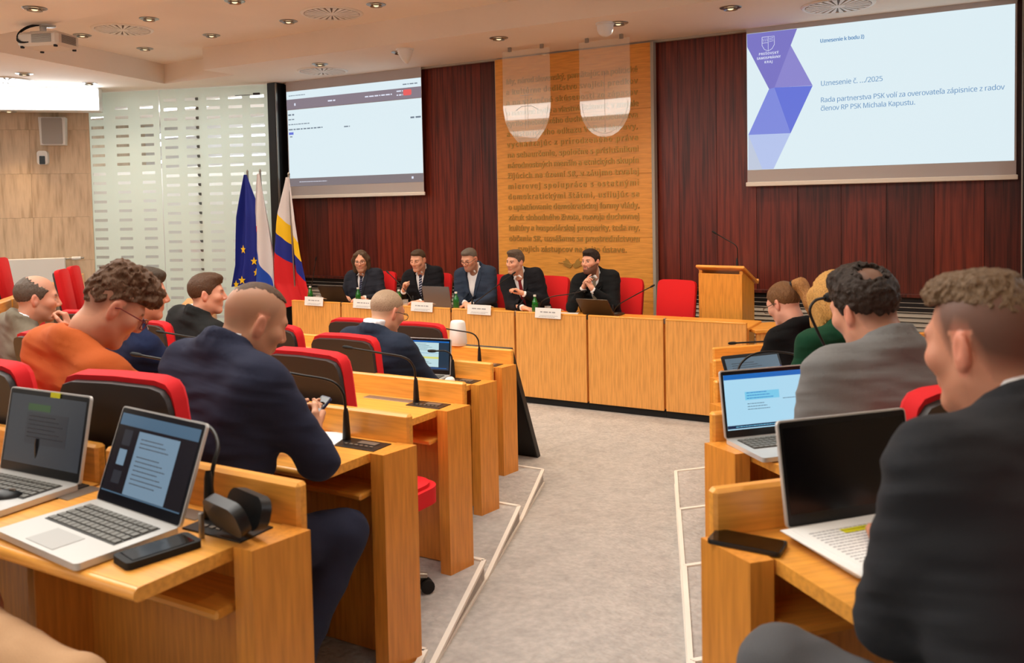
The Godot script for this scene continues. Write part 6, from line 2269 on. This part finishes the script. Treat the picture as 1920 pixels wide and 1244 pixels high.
func make_people() -> void:
	M.weave = noise_tex(0.35, [Color(0.50, 0.48, 0.46), Color(0.85, 0.84, 0.83), Color(1, 1, 1)], 41, 256, 3)
	M.weave_fine = noise_tex(0.2, [Color(0.86, 0.86, 0.86), Color(1, 1, 1)], 42, 128, 2)
	M.hair_tex = noise_tex(0.06, [Color(0.55, 0.52, 0.50), Color(0.95, 0.95, 0.95), Color(1, 1, 1)], 43, 256, 4)
	M.hair_bump = noise_tex(0.06, [Color(0, 0, 0), Color(1, 1, 1)], 44, 256, 4)
	M.shirt = std(Color(0.90, 0.90, 0.91), 0.75)
	M.shoe = std(Color(0.03, 0.025, 0.022), 0.35)
	M.skin = std(Color(1, 1, 1), 0.52, 0.0, 0.4)
	M.skin.vertex_color_use_as_albedo = true
	M.skin.subsurf_scatter_enabled = true
	M.skin.subsurf_scatter_strength = 0.08
	var navy := cloth_mat(Color(0.16, 0.17, 0.245))
	var slate := cloth_mat(Color(0.19, 0.24, 0.32))
	var ink := cloth_mat(Color(0.085, 0.09, 0.115))
	var charcoal := cloth_mat(Color(0.17, 0.175, 0.19))
	var frame := std(Color(0.08, 0.06, 0.06), 0.3)
	var fine := std(Color(0.35, 0.30, 0.25), 0.3, 0.6)
	var W := 1.0
	var people := [
		# behind the bench, from the flags to the lectern
		{"label": "long haired man with glasses and dark tie, leftmost behind the bench", "seat": Vector3(-6.50, 0.15, -8.05), "turn": PI + 0.1, "head": Vector3(-6.535, 1.335, -7.98), "yaw": 0.40, "pitch": -0.05, "roll": -0.08, "cloth": cloth_mat(Color(0.16, 0.175, 0.22)), "vee": 0.075, "tie": std(Color(0.10, 0.10, 0.20), 0.6), "stripe": std(Color(0.35, 0.38, 0.5), 0.6), "hair": Color(0.40, 0.32, 0.24), "style": "long", "beard": 0.45, "glasses": frame, "handL": Vector3(-6.30, 0.93, -7.74), "handR": Vector3(-6.66, 0.93, -7.78), "fingerL": Vector3(-1, 0, 0.6), "fingerR": Vector3(1, 0, 0.5), "build": 1.08, "leg_cell": 0.03, "seed": 1},
		{"label": "man with short brown hair and striped tie raising a fist behind the bench", "seat": Vector3(-5.62, 0.15, -8.05), "turn": PI + 0.12, "head": Vector3(-5.682, 1.368, -7.95), "yaw": -0.05, "pitch": -0.22, "roll": 0.02, "looks_down": true, "cloth": ink, "vee": 0.08, "tie": std(Color(0.12, 0.16, 0.30), 0.6), "stripe": std(Color(0.72, 0.74, 0.80), 0.6), "hair": Color(0.33, 0.26, 0.19), "style": "crop", "beard": 0.12, "handR": Vector3(-5.76, 1.02, -7.76), "fingerR": Vector3(0.25, 1, 0.1), "palmR": Vector3(1, 0, -0.3), "curlR": [1.4, 1.4, 1.4, 1.4], "thumbR": 0.0, "poleR": Vector3(0.4, -1, 0.1), "handL": Vector3(-5.50, 0.92, -7.72), "fingerL": Vector3(-1, 0, 0.3), "build": 1.08, "leg_cell": 0.03, "seed": 2},
		{"label": "grey haired man with glasses in an open blue jacket, third behind the bench", "seat": Vector3(-4.93, 0.15, -8.05), "turn": PI + 0.05, "head": Vector3(-4.985, 1.39, -7.94), "yaw": -0.12, "pitch": -0.36, "roll": 0.0, "looks_down": true, "cloth": slate, "vee": 0.095, "hair": Color(0.45, 0.41, 0.37), "style": "crop", "beard": 0.55, "beard_color": Color(0.40, 0.33, 0.28), "glasses": frame, "handR": Vector3(-4.93, 0.925, -7.74), "handL": Vector3(-4.83, 0.92, -7.73), "fingerL": Vector3(-1, -0.1, 0.5), "fingerR": Vector3(0.8, -0.1, 0.7), "build": 1.08, "leg_cell": 0.03, "seed": 3},
		{"label": "man with red tie speaking into a microphone behind the bench", "seat": Vector3(-4.24, 0.15, -8.05), "turn": PI + 0.1, "head": Vector3(-4.387, 1.37, -7.90), "yaw": -0.38, "pitch": -0.05, "roll": 0.05, "cloth": cloth_mat(Color(0.10, 0.105, 0.13)), "vee": 0.08, "tie": std(Color(0.50, 0.06, 0.12), 0.6), "hair": Color(0.42, 0.36, 0.31), "style": "quiff", "beard": 0.35, "beard_color": Color(0.55, 0.42, 0.34), "handL": Vector3(-4.20, 1.05, -7.74), "fingerL": Vector3(-0.8, 0.55, 0.3), "palmL": Vector3(-0.3, -0.7, 0.3), "curlL": [0.4, 0.6, 0.8, 0.9], "handR": Vector3(-4.20, 0.915, -7.69), "fingerR": Vector3(1.0, -0.05, 0.2), "build": 1.08, "leg_cell": 0.03, "seed": 4},
		{"label": "bearded dark haired man in black with hands clasped before his chin", "seat": Vector3(-3.46, 0.15, -8.05), "turn": PI + 0.1, "head": Vector3(-3.535, 1.385, -7.95), "yaw": -0.36, "pitch": 0.0, "roll": -0.02, "cloth": cloth_mat(Color(0.085, 0.095, 0.105)), "vee": 0.075, "tie": std(Color(0.62, 0.58, 0.50), 0.6), "hair": Color(0.20, 0.15, 0.12), "style": "short", "beard": 1.0, "beard_color": Color(0.33, 0.21, 0.15), "handR": Vector3(-3.55, 1.12, -7.78), "handL": Vector3(-3.44, 1.11, -7.78), "fingerR": Vector3(0.35, 0.9, 0.15), "fingerL": Vector3(-0.45, 0.85, 0.15), "palmR": Vector3(1, -0.2, -0.2), "palmL": Vector3(-1, -0.2, -0.2), "curlR": [0.25, 0.8, 1.0, 1.1], "curlL": [0.9, 1.0, 1.0, 1.1], "poleR": Vector3(0.5, -1, 0.0), "poleL": Vector3(-0.5, -1, 0.0), "build": 1.08, "leg_cell": 0.03, "seed": 5},
		# left of the aisle
		{"label": "man in a navy suit with cropped hair looking down at his phone", "seat": Vector3(-2.10, 0.4, -1.77), "turn": -0.12, "head": Vector3(-2.011, 1.644, -1.93), "yaw": -0.25, "pitch": -0.42, "roll": -0.08, "looks_down": true, "nape": -0.092, "cloth": navy, "cell": 0.010, "build": 1.12, "neck": 1.12, "scalp": 0.45, "side": Color(0.46, 0.35, 0.27), "hair": Color(0.40, 0.29, 0.21), "style": "strip", "head_cell": 0.0045, "skin": Color(0.80, 0.57, 0.44), "handR": Vector3(-1.965, 1.235, -2.12), "handL": Vector3(-2.10, 1.24, -2.12), "fingerR": Vector3(-0.45, 0.35, -1), "fingerL": Vector3(0.4, 0.3, -1), "palmR": Vector3(-0.8, 0.5, 0.0), "palmL": Vector3(0.8, 0.5, 0), "curlR": [0.5, 0.6, 0.7, 0.8], "curlL": [0.5, 0.6, 0.7, 0.8], "hand_cell": 0.005, "poleR": Vector3(1, -0.7, 0.2), "poleL": Vector3(-1, -0.7, 0.2), "leg_cell": 0.015, "kneeR": Vector3(0.20, 0.52, -0.40), "ankleR": Vector3(0.20, 0.10, -0.12), "kneeL": Vector3(-0.16, 0.52, -0.42), "seed": 6},
		{"label": "man in an orange sweater with red glasses bending over his desk", "seat": Vector3(-2.74, 0.4, -1.74), "turn": -0.1, "head": Vector3(-2.571, 1.676, -1.84), "yaw": -0.30, "pitch": -0.62, "roll": -0.05, "looks_down": true, "nape": -0.122, "jacket": false, "cloth": cloth_mat(Color(0.76, 0.36, 0.15)), "trousers": navy, "cell": 0.010, "build": 1.08, "neck": 1.05, "scalp": 0.5, "side": Color(0.33, 0.24, 0.18), "hair": Color(0.42, 0.29, 0.19), "style": "messy", "head_cell": 0.0045, "skin": Color(0.82, 0.58, 0.46), "glasses": std(Color(0.45, 0.03, 0.06), 0.3), "handR": Vector3(-2.50, 1.19, -2.20), "handL": Vector3(-2.80, 1.19, -2.18), "seed": 7},
		{"label": "man in a blue suit mostly hidden behind the orange sweater", "seat": Vector3(-3.74, 0.3, -2.67), "turn": -0.15, "head": Vector3(-3.52, 1.60, -2.68), "yaw": -0.35, "pitch": -0.1, "cloth": cloth_mat(Color(0.09, 0.13, 0.25)), "hair": Color(0.30, 0.24, 0.18), "style": "short", "scalp": 0.3, "skin": Color(0.82, 0.56, 0.45), "handR": Vector3(-3.42, 1.10, -3.05), "handL": Vector3(-3.85, 1.10, -3.05), "fingerR": Vector3(0.5, 0, -1), "leg_cell": 0.03, "cell": 0.016, "seed": 8},
		{"label": "balding man in a beige jacket resting his chin on his hand at far left", "seat": Vector3(-4.57, 0.3, -2.67), "turn": -0.2, "head": Vector3(-4.404, 1.545, -2.70), "yaw": -0.30, "pitch": -0.12, "cloth": cloth_mat(Color(0.52, 0.48, 0.41), 1.0), "hair": Color(0.40, 0.34, 0.29), "style": "ring", "scalp": 0.25, "skin": Color(0.80, 0.56, 0.45), "beard": 0.3, "beard_color": Color(0.6, 0.5, 0.42), "handR": Vector3(-4.25, 1.36, -2.78), "fingerR": Vector3(-0.2, 1, 0.1), "palmR": Vector3(-0.6, 0.2, 0.7), "curlR": [1.0, 1.1, 1.2, 1.2], "poleR": Vector3(0.4, -1, -0.2), "handL": Vector3(-4.7, 1.10, -3.02), "leg_cell": 0.03, "cell": 0.016, "seed": 9},
		{"label": "young brown haired man in a dark grey suit looking to the right", "seat": Vector3(-4.34, 0.2, -3.65), "turn": -0.1, "head": Vector3(-4.181, 1.480, -3.63), "yaw": -0.62, "pitch": -0.03, "cloth": cloth_mat(Color(0.11, 0.11, 0.105)), "hair": Color(0.36, 0.24, 0.15), "style": "short", "skin": Color(0.84, 0.60, 0.49), "build": 1.08, "handR": Vector3(-4.05, 1.0, -3.98), "handL": Vector3(-4.5, 1.0, -3.98), "leg_cell": 0.03, "cell": 0.016, "seed": 10},
		{"label": "man in a slate blue suit with short white hair working at a laptop", "seat": Vector3(-2.91, 0.2, -3.66), "turn": -0.05, "head": Vector3(-2.868, 1.418, -3.71), "yaw": -0.12, "pitch": -0.32, "roll": -0.03, "looks_down": true, "cloth": cloth_mat(Color(0.14, 0.175, 0.24)), "cell": 0.012, "build": 1.05, "scalp": 0.75, "hair": Color(0.74, 0.62, 0.50), "style": "buzz", "hair_line": [[-0.105, 0.07], [-0.04, 0.05], [0.0, 0.03], [0.04, 0.0], [0.1, -0.03]], "head_cell": 0.005, "skin": Color(0.82, 0.58, 0.46), "shirt_up": 0.062, "glasses": fine, "round_glasses": true, "handR": Vector3(-2.84, 1.0, -3.98), "handL": Vector3(-3.02, 1.0, -3.98), "poleR": Vector3(1, -0.8, 0.1), "seed": 11},
		# right of the aisle
		{"label": "woman in black with a blond ponytail and glasses reading at her desk", "seat": Vector3(-0.80, 0.2, -4.62), "turn": PI / 4, "head": Vector3(-0.958, 1.43, -4.68), "yaw": 0.30, "pitch": -0.42, "looks_down": true, "scale": 0.93, "build": 0.9, "jacket": false, "cloth": cloth_mat(Color(0.05, 0.05, 0.055)), "hair": Color(0.50, 0.34, 0.19), "style": "pony", "skin": Color(0.86, 0.62, 0.52), "glasses": fine, "handL": Vector3(-1.16, 0.98, -4.86), "handR": Vector3(-0.95, 0.98, -4.98), "seed": 12},
		{"label": "woman in a green turtleneck with blond bobbed hair writing with a pen", "seat": Vector3(-0.50, 0.3, -3.58), "turn": PI / 4, "head": Vector3(-0.565, 1.565, -3.745), "yaw": -0.25, "pitch": -0.35, "looks_down": true, "scale": 0.93, "build": 0.92, "jacket": false, "turtle": true, "cloth": cloth_mat(Color(0.05, 0.24, 0.15)), "hair": Color(0.86, 0.64, 0.34), "style": "bob", "skin": Color(0.86, 0.62, 0.52), "handL": Vector3(-0.76, 1.10, -3.86), "fingerL": Vector3(-0.8, 0.0, -0.8), "curlL": [0.6, 0.7, 0.9, 1.0], "handR": Vector3(-0.58, 1.09, -4.05), "hand_cell": 0.006, "seed": 13},
		{"label": "man in a grey tweed jacket with a thinning crown, seen from behind", "seat": Vector3(-0.20, 0.4, -2.52), "turn": PI / 4 + 0.1, "head": Vector3(-0.316, 1.67, -2.66), "yaw": 0.0, "pitch": -0.28, "roll": 0.10, "looks_down": true, "cloth": cloth_mat(Color(0.53, 0.53, 0.53), 1.0), "cell": 0.010, "build": 1.2, "neck": 1.15, "fat": 0.02, "hair": Color(0.22, 0.165, 0.125), "style": "crown", "scalp": 0.8, "hair_cell": 0.0045, "head_cell": 0.0045, "skin": Color(0.82, 0.58, 0.47), "handL": Vector3(-0.50, 1.20, -2.75), "handR": Vector3(-0.30, 1.20, -3.0), "seed": 14},
		{"label": "man in a charcoal suit with short brown hair at the right edge, nearest the camera", "seat": Vector3(0.13, 0.5, -1.52), "turn": PI / 4 + 0.08, "head": Vector3(-0.005, 1.735, -1.70), "yaw": 0.06, "pitch": -0.16, "roll": 0.0, "cloth": charcoal, "trousers": cloth_mat(Color(0.36, 0.36, 0.37)), "cell": 0.009, "nape": -0.118, "build": 1.15, "neck": 1.08, "shirt_up": 0.058, "side": Color(0.20, 0.15, 0.13), "brow": Color(0.3, 0.2, 0.15), "hair": Color(0.50, 0.39, 0.28), "style": "fade", "scalp": 0.8, "head_cell": 0.004, "hair_cell": 0.0045, "skin": Color(0.80, 0.55, 0.44), "beard": 0.1, "handL": Vector3(-0.17, 1.30, -1.80), "handR": Vector3(0.05, 1.28, -2.0), "poleL": Vector3(-0.6, -0.9, 0.4), "leg_cell": 0.015, "kneeL": Vector3(-0.29, 0.655, -0.33), "ankleL": Vector3(-0.24, 0.10, -0.28), "kneeR": Vector3(0.14, 0.54, -0.40), "seed": 15},
		# at the lower left, only legs and a sleeve show
		{"label": "person in a blue top with beige trousers at the lower left corner", "seat": Vector3(-2.17, 0.5, -0.93), "turn": -1.65, "head": Vector3(-2.28, 1.80, -0.90), "cloth": cloth_mat(Color(0.05, 0.14, 0.38)), "trousers": cloth_mat(Color(0.80, 0.63, 0.47)), "hair": Color(0.3, 0.22, 0.16), "style": "short", "handR": Vector3(-2.12, 1.13, -0.66), "handL": Vector3(-2.15, 1.13, -1.14), "leg_cell": 0.014, "kneeR": Vector3(0.15, 0.56, -0.60), "kneeL": Vector3(-0.07, 0.59, -0.68), "ankleL": Vector3(-0.07, 0.12, -0.55), "cell": 0.02, "head_cell": 0.012, "hand_cell": 0.01, "seed": 16},
		{"label": "person in black trousers at the left edge beyond the beige knees", "seat": Vector3(-2.66, 0.5, -0.66), "turn": -0.35, "head": Vector3(-2.7, 1.8, -0.66), "cloth": cloth_mat(Color(0.05, 0.05, 0.06)), "hair": Color(0.3, 0.22, 0.16), "style": "short", "handR": Vector3(-2.5, 1.15, -0.92), "handL": Vector3(-2.9, 1.15, -0.9), "kneeR": Vector3(0.16, 0.56, -0.50), "kneeL": Vector3(-0.10, 0.55, -0.46), "cell": 0.02, "head_cell": 0.012, "hand_cell": 0.01, "seed": 17}]
	var only: String = ""
	for o in people:
		make_person(o)
	# the phone in the navy man's hands and the pen in the writing hand
	var ph := thing("phone", "blue smartphone held by the man in the navy suit", "phone", Vector3(-2.03, 1.285, -2.20))
	ph.basis = Basis.from_euler(Vector3(0.75, -0.35, 0.05))
	var pg := Geo.new()
	pg.T = Transform3D(Basis(Vector3.RIGHT, PI / 2), Vector3.ZERO)
	part(ph, "body", pg.prism(round_rect(0.072, 0.15, 0.010), -0.004, 0.004, true), std(Color(0.06, 0.09, 0.25), 0.3))
	part(ph, "display", Geo.new().box(Vector3(0, 0.0046, 0), Vector3(0.066, 0.0008, 0.142)), M.black_gloss)
	var pen := thing("pen", "blue pen in the hand of the woman in green", "pen", Vector3(-0.83, 1.115, -3.93))
	part(pen, "barrel", Geo.new().tube([Vector3(0, 0, 0), Vector3(0.015, 0.13, 0.03)], [0.0045], 8), std(Color(0.08, 0.16, 0.5), 0.35))
	part(pen, "tip", Geo.new().tube([Vector3(-0.002, -0.014, -0.003), Vector3(0, 0, 0)], [0.001, 0.004], 8), M.metal)

func _ready() -> void:
	make_materials()
	make_view()
	make_room()
	make_ceiling_fittings()
	make_wall_things()
	make_bench()
	make_rows()
	make_desk_things()
	make_people()
